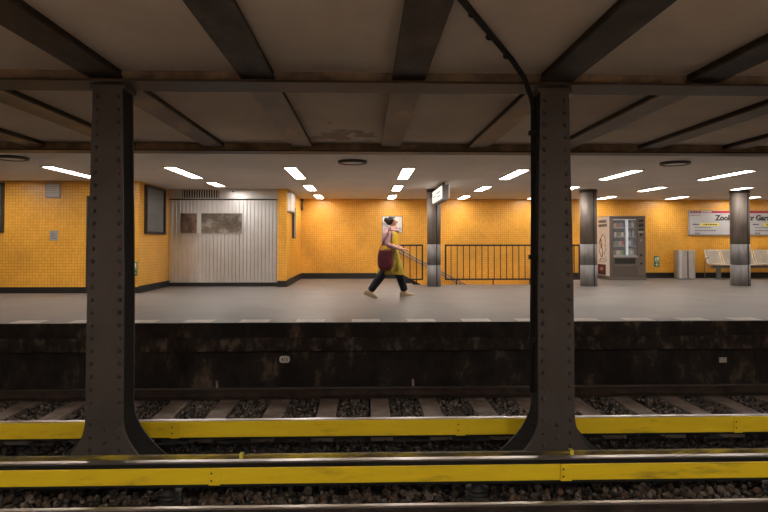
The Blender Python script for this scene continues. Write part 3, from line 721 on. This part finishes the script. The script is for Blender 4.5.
# ------------------------------------------------------------------ vending machine
def vending():
    YF = 18.41; x0, x1 = PX(610.3, YF), PX(645.6, YF); zt = PZ(628, 215.8, YF)
    Yb = 19.40; 
    t = thing('vending_machine', 'tall grey-brown vending machine with glass front against the yellow wall', 'vending machine', ((x0 + x1) / 2, (YF + Yb) / 2, 0))
    body = mat('vending_body', (0.20, 0.165, 0.14), .45, .4); side = M['white']
    W = x1 - x0; H = zt
    wx0, wx1 = PX(613.5, YF), PX(637, YF); wz0, wz1 = PZ(620, 255.5, YF), PZ(620, 219, YF)
    b = B()     # hollow cabinet: walls round the display bay
    box(b, x0, wx0, YF, Yb, .10, zt); box(b, wx1, x1, YF, Yb, .10, zt); box(b, wx0, wx1, YF, Yb, wz1, zt); box(b, wx0, wx1, YF, Yb, .10, wz0); box(b, wx0, wx1, YF + .5, Yb, wz0, wz1)
    box(b, x0 - .02, x0, YF - 0.0, Yb, .1, zt)
    obj('cabinet', b, body, t, .006)
    b = B(); box(b, x0 - .01, x1, YF + .02, Yb, 0, .10); box(b, x0 - .02, x1 + .005, YF - .02, YF + .02, 0, .12); obj('plinth', b, body, t)
    b = B(); box(b, wx0, wx1, YF + .012, YF + .018, wz0, wz1); obj('window', b, 'clear', t)
    xm = wx0 + (wx1 - wx0) * .52
    b = B(); box(b, wx0 + .002, wx1 - .002, YF + .485, YF + .498, wz0 + .002, wz1 - .002); obj('display_back', b, 'dark', t)
    b = B(); box(b, xm - .012, xm + .012, YF - .006, YF + .03, wz0, wz1); box(b, wx0, wx1, YF - .008, YF + .01, wz0 - .05, wz0); box(b, wx0 - .02, wx1 + .02, YF - .05, YF, wz0 - .06, wz0 - .035); obj('window_frame', b, 'alu', t)
    b = B(); box(b, xm + .02, xm + .09, YF + .03, YF + .07, wz0 + .02, wz1 - .02)
    obj('display_light', b, mat('display_tube', (.6, .65, .7), .5, emit=(.85, .93, 1.0), estr=.16), t)
    b = B(); box(b, wx0, wx1, YF + .06, YF + .08, wz1 - .03, wz1 - .005); obj('display_light', b, mat('display_top_tube', (1, 1, 1), .5, emit=(1, .93, .85), estr=.06), t)
    shz = [wz0 + .02 + (wz1 - wz0) * k / 4 for k in range(4)]
    for z in shz:
        b = B(); box(b, wx0, wx1, YF + .05, YF + .48, z - .012, z); box(b, wx0, wx1, YF + .045, YF + .05, z - .03, z + .008); obj('shelf', b, 'grey', t)
    # delivery flap and lower panel
    cx0_ = PX(638.5, YF)
    fx0, fx1 = PX(614.5, YF), PX(635, YF); fz0, fz1 = PZ(620, 263.8, YF), PZ(620, 258.5, YF)
    b = B(); box(b, fx0 - .03, fx1 + .03, YF - .012, YF, fz0 - .03, fz1 + .03); f = obj('delivery_flap', b, body, t, .004)
    b = B()
    for (xa, xb, za, zc) in ((fx0 - .06, fx1 + .06, fz0 - .06, fz0 - .045), (fx0 - .06, fx1 + .06, fz1 + .045, fz1 + .06), (fx0 - .06, fx0 - .045, fz0 - .045, fz1 + .045), (fx1 + .045, fx1 + .06, fz0 - .045, fz1 + .045)):
        box(b, xa, xb, YF - .022, YF - .001, za, zc)
    obj('flap_surround', b, 'galv', f)  # pale bars: highlight along the flap frame's borders put into the colour
    b = B(); box(b, fx0, fx1, YF - .016, YF - .0125, fz0, fz1); obj('flap_panel', b, 'dark', f)
    b = B(); box(b, wx0 - .03, wx1, YF - .01, YF, .16, fz0 - .06); obj('lower_panel', b, mat('vending_lower', (0.15, 0.122, 0.102), .45, .4), t, .004)
    b = B(); box(b, x0 - .02, x1 + .005, YF - .024, YF, .12, .135); box(b, cx0_ - .05, cx0_ - .038, YF - .004, YF, .135, zt - .06); box(b, x0, x1, YF - .006, YF, zt - .05, zt - .04); obj('trim_line', b, 'dark', t)
    # control column
    cx0, cx1 = PX(638.5, YF), PX(643.6, YF)
    for (py0, py1, nm, m) in ((219.5, 222, 'display', 'ink'), (223.5, 227, 'keypad', 'dark'), (228.5, 230.5, 'coin_slot', 'dark'), (231.5, 232.5, 'card_reader', 'lightgrey'), (233.5, 236, 'note_slot', 'ink'), (239, 241.5, 'lock', 'grey'), (254, 256, 'coin_return', 'dark'), (262.5, 264.5, 'key_lock', 'dark')):
        b = B(); k = 0.0 if nm in ('display', 'keypad', 'coin_slot', 'card_reader') else .28
        box(b, cx0 + (cx1 - cx0) * k, cx1 - (cx1 - cx0) * k, YF - .014, YF, PZ(641, py1, YF), PZ(641, py0, YF)); obj(nm, b, m, t)
    # advertising side panel
    xs = x0 - .0205
    b = B(); box(b, xs - .008, xs, YF + .02, Yb, .12, zt - .01); ad = obj('side_panel', b, mat('side_panel_paper', (.78, .77, .78), .5), t)
    yl = Yb - YF - .02
    def q(b, u0, u1, z0, z1, d=.003): box(b, xs - .008 - d, xs - .008, Yb - yl * u1, Yb - yl * u0, z0, z1)
    b = B()
    for r_, z in ((0, zt - .20), (1, zt - .33)):
        u = .14
        while u < .80: wd = R.uniform(.04, .09); q(b, u, u + wd, z, z + .085); u += wd + .025
    obj('lettering', b, 'ink', ad)
    b = B(); q(b, .05, .72, .14, .47); obj('logo_block', b, mat('maroon_block', (.055, .008, .015), .5), ad)
    b = B(); box(b, xs - .015, xs - .011, Yb - yl * .5, Yb - yl * .25, .28, .38); obj('emblem', b, mat('emblem_pink', (.5, .2, .2), .5), ad)
    br = mat('brown_drawing', (.18, .09, .06), .6); b = B()
    def curve(pts, r=.012): tube(b, [(xs - .009, Yb - yl * u, z) for u, z in pts], r, 6)
    curve([(.35, 1.0), (.28, 1.15), (.35, 1.32), (.5, 1.42), (.65, 1.36), (.72, 1.2), (.66, 1.05)]); curve([(.3, 1.3), (.18, 1.15), (.2, .9), (.35, .72), (.3, .62)], .016)
    curve([(.7, 1.1), (.75, .95), (.6, .8), (.72, .68)], .014); curve([(.45, 1.0), (.5, .85), (.42, .7)], .02); curve([(.2, .6), (.5, .66), (.8, .6)], .01); curve([(.38, 1.25), (.42, 1.1), (.36, .98)], .022)
    obj('drawing', b, br, ad)
    b = B(); u = .15
    while u < .7: q(b, u, u + .06, .55, .575); u += .08
    obj('small_print', b, 'grey', ad)
    # goods
    cols = [(.55, .42, .05), (.45, .06, .05), (.08, .12, .35), (.5, .45, .4), (.25, .14, .08), (.6, .55, .5), (.1, .25, .12), (.35, .3, .26)]
    pm = [mat('packet_%d' % i, c, .4) for i, c in enumerate(cols)]
    protos = []
    def packet(i):
        b = B(); n = 5
        prism(b, [(-.035, 0), (.035, 0), (.038, .03), (.034, .11), (.038, .14), (-.038, .14), (-.034, .11), (-.038, .03)], 'y', -.018, .018)
        me = bpy.data.meshes.new('snack_packet'); bmesh.ops.recalc_face_normals(b, faces=b.faces); b.to_mesh(me); b.free(); me.materials.append(pm[i]); return me
    def bottle(i):
        b = B(); lathe(b, [(.028, 0), (.032, .01), (.032, .12), (.012, .17), (.012, .185), (.016, .187), (.016, .205)], (0, 0, 0), 12)
        me = bpy.data.meshes.new('drink_bottle'); bmesh.ops.recalc_face_normals(b, faces=b.faces); b.to_mesh(me); b.free(); me.materials.append(pm[i]); return me
    pk = [packet(i) for i in range(8)]; bt = [bottle(i) for i in range(8)]
    sh = ['bottom', 'second lowest', 'second highest', 'top']
    for s, z in enumerate(shz):
        n = 6
        for k in range(n):
            x = wx0 + .05 + (xm - .03 - wx0 - .07) * k / (n - 1)
            o = bpy.data.objects.new('snack_packet', R.choice(pk)); C.objects.link(o); o.location = (x, YF + .12 + R.uniform(0, .03), z)
            tag(o, f'small snack packet on the {sh[s]} shelf of the vending machine', 'snack', f'snack packets on the {sh[s]} shelf')
        n = 4
        for k in range(n):
            x = xm + .13 + (wx1 - .06 - xm - .13) * k / (n - 1)
            o = bpy.data.objects.new('drink_bottle', bt[(2, 3, 5, 7)[(k + s) % 4]]); C.objects.link(o); o.location = (x, YF + .14, z)
            tag(o, f'small drink bottle on the {sh[s]} shelf of the vending machine', 'bottle', f'drink bottles on the {sh[s]} shelf')
vending()

# ------------------------------------------------------------------ litter bin
Y = 18.95; x0, x1 = PX(675.3, Y), PX(696, Y); h = PZ(685, 249.3, Y - .2)
t = thing('litter_bin', 'rounded stainless steel litter bin between the exit sign and the bench', 'bin', ((x0 + x1) / 2, Y, 0))
x1 -= .04; h -= .03; cxb = (x0 + x1) / 2 - .02; hwb = (x1 - x0) / 2
for s in (-1, 1):
    b = B(); out = []
    n = 14; r = .22; xin = cxb + s * .022; xo = cxb + s * hwb
    out.append((xin, Y - .20))
    for k in range(n + 1):
        a = -PI / 2 + PI * k / n; out.append((xo - s * .16 + s * .16 * math.cos(a), Y + .20 * math.sin(a)))
    out.append((xin, Y + .20))
    prism(b, out, 'z', .02, h - .05)
    for f in b.faces:
        if abs(f.normal.z) < .5: f.smooth = False
    obj('drum', b, 'alu', t)
    b = B(); oo = [(cxb + (p[0] - cxb) * 1.0, Y + (p[1] - Y) * 1.03) for p in out]; prism(b, oo, 'z', h - .05, h); obj('lid_rim', b, 'alu', t)
b = B(); box(b, cxb - .022, cxb + .022, Y - .15, Y + .15, 0, h - .04); obj('drum_gap', b, 'black_base', t)  # black block painting the shade in the gap between the drums
b = B(); box(b, x0 + .1, x1 - .1, Y - .14, Y + .14, 0, .02); obj('foot', b, 'black_base', t)

# ------------------------------------------------------------------ bench
mesh_mat, _ = noise_mix(mat('perforated_metal', (.35, .31, .25), .5, .3), [(.30, .265, .215), (.38, .34, .28)], 3)
def perf(m):
    nt = m.node_tree; N = nt.nodes; L = nt.links
    geo = N.new('ShaderNodeNewGeometry'); v = N.new('ShaderNodeTexVoronoi'); v.inputs['Scale'].default_value = 45; v.inputs['Randomness'].default_value = 0
    L.new(geo.outputs['Position'], v.inputs['Vector'])
    mt = N.new('ShaderNodeMath'); mt.operation = 'GREATER_THAN'; mt.inputs[1].default_value = .28; L.new(v.outputs['Distance'], mt.inputs[0])
    L.new(mt.outputs[0], N['Principled BSDF'].inputs['Alpha'])
perf(mesh_mat)
YBn = 18.75
t = thing('platform_bench', 'row of pale perforated metal seats on a beam beside the litter bin', 'bench', (PX(735, YBn), YBn, 0))
sp = .535; bx0 = PX(709.5, YBn - .2) + .13
zs_ = .47
nseat = 6
for k in range(nseat):
    xc = bx0 + .27 + sp * k
    b = B(); w2 = .235
    def strip(pts, w2, th=.006):
        A = []
        for (y, z) in pts: A.append([b.verts.new((xc - w2, y, z)), b.verts.new((xc + w2, y, z)), b.verts.new((xc + w2, y + th, z + th)), b.verts.new((xc - w2, y + th, z + th))])
        for p, q in zip(A, A[1:]):
            for i in range(4): b.faces.new((p[i], p[(i + 1) % 4], q[(i + 1) % 4], q[i]))
        b.faces.new(A[0][::-1]); b.faces.new(A[-1])
    strip([(YBn - .24, .47), (YBn - .2, .485), (YBn + .12, .46), (YBn + .19, .49)], w2)
    obj('seat', b, mesh_mat, t)
    b = B(); strip([(YBn + .19, .49), (YBn + .23, .56), (YBn + .36, .90), (YBn + .38, .92)], w2); obj('backrest', b, mesh_mat, t)
    b = B()
    for s in (-1, 1):
        tube(b, [(xc + s * w2, YBn - .25, .465), (xc + s * w2, YBn - .2, .487), (xc + s * w2, YBn + .12, .462), (xc + s * w2, YBn + .19, .492), (xc + s * w2, YBn + .24, .58), (xc + s * w2, YBn + .38, .92)], .014, 6)
    tube(b, [(xc - w2, YBn + .38, .92), (xc + w2, YBn + .38, .92)], .012, 6); tube(b, [(xc - w2, YBn - .25, .465), (xc + w2, YBn - .25, .465)], .012, 6)
    obj('seat_frame', b, mat('seat_frame_metal', (.62, .58, .5), .35, .6) if k == 0 else bpy.data.materials['seat_frame_metal'], t)
b = B(); box(b, bx0 + .02, bx0 + sp * nseat, YBn - .06, YBn + .04, .35, .43); obj('beam', b, 'galv', t, .006)
for k in (0, 1):
    xl = bx0 + .27 + k * 2.4
    b = B(); box(b, xl - .055, xl + .055, YBn - .04, YBn + .04, 0.01, .35); box(b, xl - .07, xl + .07, YBn - .2, YBn + .2, 0, .012); obj('leg', b, 'galv', t)
b = B(); xx = bx0 - .06
tube(b, [(xx, YBn + .2, .03), (xx, YBn + .2, .50), (xx + .01, YBn + .18, .62), (xx + .04, YBn + .12, .68), (xx + .10, YBn + .1, .70)], .016, 8)
obj('end_hoop', b, 'colup', t)

# ------------------------------------------------------------------ station name sign
YS = YB - .06
x0, x1 = PX(689, YS), PX(689, YS) + 3.9; z0, z1 = PZ(700, 235.3, YS), PZ(700, 210.4, YS)
t = thing('station_sign', 'long white station name sign with a red stripe on the yellow wall', 'sign', ((x0 + x1) / 2, YS, z0))
b = B(); box(b, x0, x1, YS, YB - .005, z0, z1); obj('backing', b, 'grey', t, .005)
b = B(); box(b, x0 + .03, x1 - .03, YS - .006, YS - .001, z0 + .03, z1 - .02); f = obj('face', b, mat('sign_face', (.47, .47, .485), .45), t)
def zf(py): return PZ(700, py, YS)
def xf(px): return PX(px, YS)
b = B(); box(b, xf(712), x1 - .03, YS - .010, YS - .0065, zf(213.0), zf(211.0)); obj('red_stripe', b, 'red', f)
b = B()
xx = xf(690.5)
for wd in (.05, .03, .06, .05, .03, .06): box(b, xx, xx + wd, YS - .010, YS - .0065, zf(213.2), zf(211.0)); xx += wd + .015
box(b, xf(702), xf(712), YS - .010, YS - .0065, zf(212.6), zf(212.0))
box(b, xf(690.5), xf(700), YS - .010, YS - .0065, zf(215.6), zf(215.1)); obj('red_logo', b, mat('dark_red_logo', (.30, .02, .03), .5), f)
tx = text('station_name', 'Zoologischer Garten', .235, (xf(715.7), YS - .009, zf(220.2)), (PI / 2, 0, 0), 'ink', f, off=.011, fit=2.04)
def yband(xa, xb):
    b = B(); box(b, xa, xb, YS - .010, YS - .0065, zf(225.9), zf(223.3)); k = obj('yellow_band', b, 'signyellow', f)
    b = B(); x = xa + .10
    while x < xb - .12: wd = R.uniform(.03, .06); box(b, x, x + wd, YS - .012, YS - .0105, zf(225.2), zf(224.0)); x += wd + .03
    obj('print', b, 'ink', k)
yband(xf(700.5), xf(719)); yband(xf(763.5), xf(782))
def smalltext(x00):
    b = B()
    prism(b, [(x00, zf(224.3)), (x00 + .10, zf(223.4)), (x00 + .10, zf(223.9)), (x00 + .24, zf(223.9)), (x00 + .24, zf(225.0)), (x00 + .10, zf(225.0)), (x00 + .10, zf(225.4))], 'y', YS - .010, YS - .0065)
    for (py, wtot, th) in ((227.6, .55, .022), (230.6, .72, .03), (233.2, .13, .035)):
        x = x00 + .10
        while x < x00 + .1 + wtot: wd = R.uniform(.03, .09); box(b, x, x + wd, YS - .010, YS - .0065, zf(py) - th / 2, zf(py) + th / 2); x += wd + .018
    obj('small_print', b, mat('small_print_grey', (.13, .11, .12), .6) if 'small_print_grey' not in bpy.data.materials else bpy.data.materials['small_print_grey'], f)
smalltext(xf(692)); smalltext(xf(752))

# ------------------------------------------------------------------ walking person
def skin_mesh(nodes, edges, root=0, sub=2):
    """nodes: {name: ((x,y,z), (rx,ry))}"""
    names = list(nodes); me = bpy.data.meshes.new('tmp'); me.from_pydata([nodes[n][0] for n in names], [(names.index(a), names.index(c)) for a, c in edges], [])
    o = bpy.data.objects.new('tmp', me); C.objects.link(o)
    md = o.modifiers.new('skin', 'SKIN'); md.use_smooth_shade = True
    for i, n in enumerate(names):
        r = nodes[n][1]; r = (r, r) if not isinstance(r, tuple) else r
        me.skin_vertices[0].data[i].radius = r; me.skin_vertices[0].data[i].use_root = (i == root)
    s = o.modifiers.new('sub', 'SUBSURF'); s.levels = s.render_levels = sub
    bpy.context.view_layer.update()
    out = bpy.data.meshes.new_from_object(o.evaluated_get(bpy.context.evaluated_depsgraph_get()))
    bpy.data.objects.remove(o)
    return out
def person():
    YP = PH(388, 298.3, 0).y; X0 = PX(388, YP)
    t = thing('person', 'person in a yellow and olive coat with pink scarf striding to the right', 'person', (X0, YP, 0))
    fwd = 1
    skin = mat('skin', (.50, .27, .19), .55)
    def link(name, me, m, parent=t):
        me.materials.clear(); me.materials.append(m)
        for p in me.polygons: p.use_smooth = True; p.material_index = 0
        o = bpy.data.objects.new(name, me); C.objects.link(o); o.parent = parent; return o
    # local axes: +x walking direction, -y towards the camera (right side of the body)
    H = {'pelvis': ((.05, 0, .90), (.12, .15)), 'waist': ((.06, 0, 1.06), (.10, .13)), 'chest': ((.07, 0, 1.26), (.11, .16)), 'neckb': ((.07, 0, 1.41), (.06, .07)),
         'neck': ((.085, 0, 1.47), (.05, .05)), 'headb': ((.10, 0, 1.535), (.07, .065)), 'headm': ((.105, 0, 1.60), (.092, .078)), 'headt': ((.098, 0, 1.655), (.07, .062)),
         'rsh': ((.05, -.17, 1.38), .055), 'rel': ((-.03, -.235, 1.12), .042), 'rwr': ((.20, -.22, 1.035), .027), 'rpalm': ((.265, -.21, 1.035), (.022, .036)),
         'lsh': ((.08, .17, 1.38), .055), 'lel': ((.13, .23, 1.12), .042), 'lwr': ((.31, .20, 1.02), .027), 'lpalm': ((.375, .19, 1.02), (.022, .036)),
         'rhip': ((.05, -.09, .86), .085), 'rkn': ((-.13, -.095, .49), .058), 'rank': ((-.385, -.09, .135), .038), 'rball': ((-.285, -.09, .04), .032), 'rtoe': ((-.24, -.09, .03), .024),
         'lhip': ((.07, .09, .86), .085), 'lkn': ((.245, .09, .50), .058), 'lank': ((.355, .09, .11), .038), 'lball': ((.46, .085, .055), .030), 'ltoe': ((.51, .085, .05), .022)}
    # right arm rear/near, right leg trailing
    E = [('pelvis', 'waist'), ('waist', 'chest'), ('chest', 'neckb'), ('neckb', 'neck'), ('neck', 'headb'), ('headb', 'headm'), ('headm', 'headt'),
         ('chest', 'rsh'), ('rsh', 'rel'), ('rel', 'rwr'), ('rwr', 'rpalm'), ('chest', 'lsh'), ('lsh', 'lel'), ('lel', 'lwr'), ('lwr', 'lpalm'),
         ('pelvis', 'rhip'), ('rhip', 'rkn'), ('rkn', 'rank'), ('rank', 'rball'), ('rball', 'rtoe'), ('pelvis', 'lhip'), ('lhip', 'lkn'), ('lkn', 'lank'), ('lank', 'lball'), ('lball', 'ltoe')]
    me = skin_mesh(H, E)
    bm = B(); bm.from_mesh(me)
    # face: nose, lips, brow, ears
    ball(bm, (.198, 0, 1.585), .017, (1.1, .8, 1.3), 10); ball(bm, (.185, 0, 1.548), .016, (.8, 1.5, .5), 10); ball(bm, (.165, 0, 1.50), .028, (1, 1.1, .8), 10)
    for s in (-1, 1): ball(bm, (.10, s * .080, 1.59), .022, (.7, .35, 1.3), 8)
    # fingers
    for w_, y in (('r', -.21), ('l', .19)):
        px, py, pz = H[w_ + 'palm'][0]
        for k, (dy, ln) in enumerate(((-.030, .068), (-.010, .078), (.010, .073), (.029, .056))):
            a = Vector((px - .005, py + dy, pz)); 
            p1 = a + Vector((ln * .5, dy * .1, -.006)); p2 = p1 + Vector((ln * .3, 0, -.022)); p3 = p2 + Vector((ln * .10, 0, -.024))
            tube(bm, [a, p1, p2, p3], .008, 8, taper=[.009, .009, .008, .006])
        s = 1 if w_ == 'r' else -1
        a = Vector((px - .03, py + s * .025, pz)); tube(bm, [a, a + Vector((.028, s * .028, -.008)), a + Vector((.055, s * .03, -.022))], .009, 8, taper=[.011, .010, .007])
    bm.to_mesh(me); bm.free()
    body = link('body', me, skin)
    def part(name, b, m, sm=True, parent=t):
        me = bpy.data.meshes.new(name); bmesh.ops.recalc_face_normals(b, faces=b.faces); b.to_mesh(me); b.free()
        me.materials.append(m)
        if sm:
            for p in me.polygons: p.use_smooth = True
        o = bpy.data.objects.new(name, me); C.objects.link(o); o.parent = parent; return o
    # eyes
    b = B()
    for s in (-1, 1): ball(b, (.176, s * .033, 1.602), .012, (1, 1, .8), 8)
    part('eyes', b, mat('eye_dark', (.03, .02, .015), .2))
    # hair, gathered at the back
    hm, _ = noise_mix(mat('hair', (.02, .012, .01), .5), [(.012, .008, .007), (.04, .022, .016)], 20, 3, (1, 1, .2), .4, 200)
    b = B(); d = bmesh.ops.create_uvsphere(b, u_segments=28, v_segments=18, radius=1)
    for v in d['verts']:
        co = v.co.copy(); x, y, z = co
        v.co = (.083 + x * .112, y * .097, 1.615 + z * .098)
        if x > .35 and z < .55: v.co.x = .083 + .35 * .112 - (x - .35) * .10
        if z < -.3: v.co.x -= .03; v.co.y *= .85
    ball(b, (-.035, 0, 1.63), .052, (1, 1, 1), 12); part('hair', b, hm)
    # trousers
    G = {n: H[n] for n in ('pelvis', 'rhip', 'rkn', 'lhip', 'lkn')}
    G = {'pelvis': ((.05, 0, .90), (.12, .14)), 'rhip': ((.04, -.085, .80), .105), 'rkn': ((-.13, -.095, .49), .098), 'rsh': ((-.27, -.092, .30), .088), 'rcf': ((-.375, -.09, .15), .078),
         'lhip': ((.07, .085, .80), .105), 'lkn': ((.235, .09, .50), .098), 'lsh': ((.305, .09, .30), .088), 'lcf': ((.355, .09, .13), .080)}
    me = skin_mesh(G, [('pelvis', 'rhip'), ('rhip', 'rkn'), ('rkn', 'rsh'), ('rsh', 'rcf'), ('pelvis', 'lhip'), ('lhip', 'lkn'), ('lkn', 'lsh'), ('lsh', 'lcf')])
    tm, _ = noise_mix(mat('navy_cloth', (.012, .014, .026), .85), [(.004, .005, .011), (.011, .013, .026)], 12, 4, bump=.3, bscale=60)
    link('trousers', me, tm)
    # coat body: rings from hem to shoulder
    def loft(rings, n=36, fold=0):
        b = B(); R_ = []
        for i, (cx, cy, z, rx, ry) in enumerate(rings):
            ring = []
            for k in range(n):
                a = 2 * PI * k / n; w = 1 + fold * (1 - i / (len(rings) - 1)) * math.sin(7 * a + .4) 
                ring.append(b.verts.new((cx + rx * w * math.cos(a), cy + ry * w * math.sin(a), z + .012 * fold * 10 * math.sin(3 * a) * (i == 0))))
            R_.append(ring)
        for p, q in zip(R_, R_[1:]):
            for k in range(n): b.faces.new((p[k], p[(k + 1) % n], q[(k + 1) % n], q[k]))
        return b, R_
    om, _ = noise_mix(mat('olive_yellow_cloth', (.42, .31, .02), .85), [(.10, .075, .012), (.34, .25, .015), (.52, .38, .02)], 5, 4, (1, 1, .6), .3, 60, .4, .62)
    ym, _ = noise_mix(mat('bright_yellow_cloth', (.85, .6, .03), .8), [(.80, .50, .02), (.92, .62, .03)], 8, 4, (1, 1, 1), .3, 60)
    pk, _ = noise_mix(mat('pink_cloth', (.60, .36, .36), .85), [(.46, .25, .26), (.66, .43, .43)], 9, 4, (1, 1, 1), .3, 60)
    b, r = loft([(.055, 0, .50, .285, .22), (.055, 0, .56, .28, .215), (.055, 0, .70, .245, .205), (.055, 0, .86, .185, .19), (.06, 0, .98, .155, .175), (.065, 0, 1.06, .14, .168)], fold=.05)
    part('coat_skirt', b, om)
    b, r = loft([(.065, 0, 1.02, .148, .176), (.065, 0, 1.08, .145, .174), (.07, 0, 1.20, .148, .182), (.07, 0, 1.31, .145, .19), (.068, 0, 1.39, .118, .172), (.07, 0, 1.435, .08, .10), (.072, 0, 1.45, .06, .07)])
    b.faces.new(r[-1]); part('coat_top', b, ym)
    # sleeves
    for w_ in 'rl':
        sh, el, wr = (Vector(H[w_ + k][0]) for k in ('sh', 'el', 'wr'))
        N_ = {'a': (tuple(sh + Vector((0, 0, .0))), .072), 'b': (tuple(sh.lerp(el, .5)), .064), 'c': (tuple(el), .058), 'd': (tuple(el.lerp(wr, .5)), .050), 'e': (tuple(el.lerp(wr, .92)), .044)}
        link('sleeve', skin_mesh(N_, [('a', 'b'), ('b', 'c'), ('c', 'd'), ('d', 'e')]), pk)
    # scarf: torus wraps round the neck, plus a fold over the shoulder and back
    b = B()
    for (z, R1, R2, tilt) in ((1.455, .085, .045, .12), (1.415, .115, .048, -.08)):
        n, m_ = 28, 12; V_ = []
        for i in range(n):
            a = 2 * PI * i / n; ring = []
            for j in range(m_):
                c = 2 * PI * j / m_; rr = R2 * (1 + .12 * math.sin(5 * a + z * 20))
                ring.append(b.verts.new((.078 + (R1 + rr * math.cos(c)) * math.cos(a), (R1 * 1.05 + rr * math.cos(c)) * math.sin(a), z + rr * .75 * math.sin(c) + tilt * R1 * math.cos(a))))
            V_.append(ring)
        for i in range(n):
            for j in range(m_): b.faces.new((V_[i][j], V_[(i + 1) % n][j], V_[(i + 1) % n][(j + 1) % m_], V_[i][(j + 1) % m_]))
    tube(b, [(-.02, -.10, 1.42), (-.075, -.13, 1.33), (-.10, -.14, 1.20), (-.10, -.13, 1.10)], .045, 10, taper=[.045, .05, .048, .035])
    part('scarf', b, pk)
    # shoes
    smt = mat('tan_shoe', (.58, .46, .30), .5); sole = mat('pale_sole', (.55, .48, .38), .6)
    def shoe(ax, ay, az, pitch):
        n = 16; prof = [(-.095, .034, .085), (-.08, .040, .11), (-.02, .042, .115), (.03, .045, .09), (.08, .049, .070), (.13, .048, .058), (.175, .036, .042), (.195, .014, .026)]
        b = B(); R_ = []
        for (x, hw, ht) in prof:
            ring = []
            for k in range(n):
                a = 2 * PI * k / n; y = hw * math.copysign(abs(math.cos(a)) ** .8, math.cos(a)); z = max(0, 0) + ht * (.5 + .5 * math.copysign(abs(math.sin(a)) ** .7, math.sin(a)))
                ring.append(b.verts.new((x, y, z)))
            R_.append(ring)
        for p, q in zip(R_, R_[1:]):
            for k in range(n): b.faces.new((p[k], p[(k + 1) % n], q[(k + 1) % n], q[k]))
        b.faces.new(R_[0][::-1]); b.faces.new(R_[-1])
        T = Matrix.Translation((ax, ay, az)) @ Matrix.Rotation(pitch, 4, 'Y')
        bmesh.ops.transform(b, matrix=T, verts=b.verts[:])
        o = part('shoe', b, smt)
        b = B(); prism(b, [(-.088, -.03), (.05, -.042), (.13, -.046), (.175, -.028), (.19, 0), (.175, .028), (.13, .046), (.05, .042), (-.088, .03)], 'z', -.014, .006)
        bmesh.ops.transform(b, matrix=T, verts=b.verts[:]); part('sole', b, sole, False, o)
    shoe(-.415, -.09, .070, .33); shoe(.345, .088, .032, -.09)
    # bag: rests on the hip, a thing of its own
    bt = thing('shoulder_bag', 'maroon shoulder bag hanging at the hip of the walking person', 'bag', (X0, YP, 0))
    mm, _ = noise_mix(mat('maroon_cloth', (.13, .012, .025), .7), [(.085, .008, .018), (.17, .018, .035)], 8, 4, bump=.3, bscale=50)
    b = B(); d = bmesh.ops.create_cube(b, size=1)
    bmesh.ops.subdivide_edges(b, edges=b.edges[:], cuts=5, use_grid_fill=True)
    for v in b.verts:
        x, y, z = v.co
        k = 1 - .35 * (abs(z) * 2) ** 4; x *= 1 - .30 * max(0, -z * 2) ** 3; x *= 1 - .12 * max(0, z * 2) ** 2
        v.co = (-.065 + x * .32 * (1 - .10 * z) * (1 - .1 * (abs(z) * 2) ** 5), -.285 + y * .13 * k * (1.15 - z * .6) * (1 - .4 * (abs(x) * 2) ** 4), .81 + z * .40 - .02 * (1 - (2 * x) ** 2) * (z < 0))
    part('bag_body', b, mm, True, bt)
    b = B(); tube(b, [(-.20, -.285, .98), (-.12, -.26, 1.15), (-.02, -.245, 1.32), (.02, -.20, 1.45), (.04, -.12, 1.475)], .008, 8)
    tube(b, [(.07, -.285, .98), (.07, -.25, 1.15), (.06, -.245, 1.32), (.05, -.20, 1.45), (.04, -.12, 1.475)], .008, 8); part('bag_strap', b, mm, True, bt)
    b = B(); prism(b, [(-.19, .88), (.06, .88), (.07, .99), (-.20, .99)], 'y', -.352, -.344); part('bag_flap', b, mm, False, bt)
person()
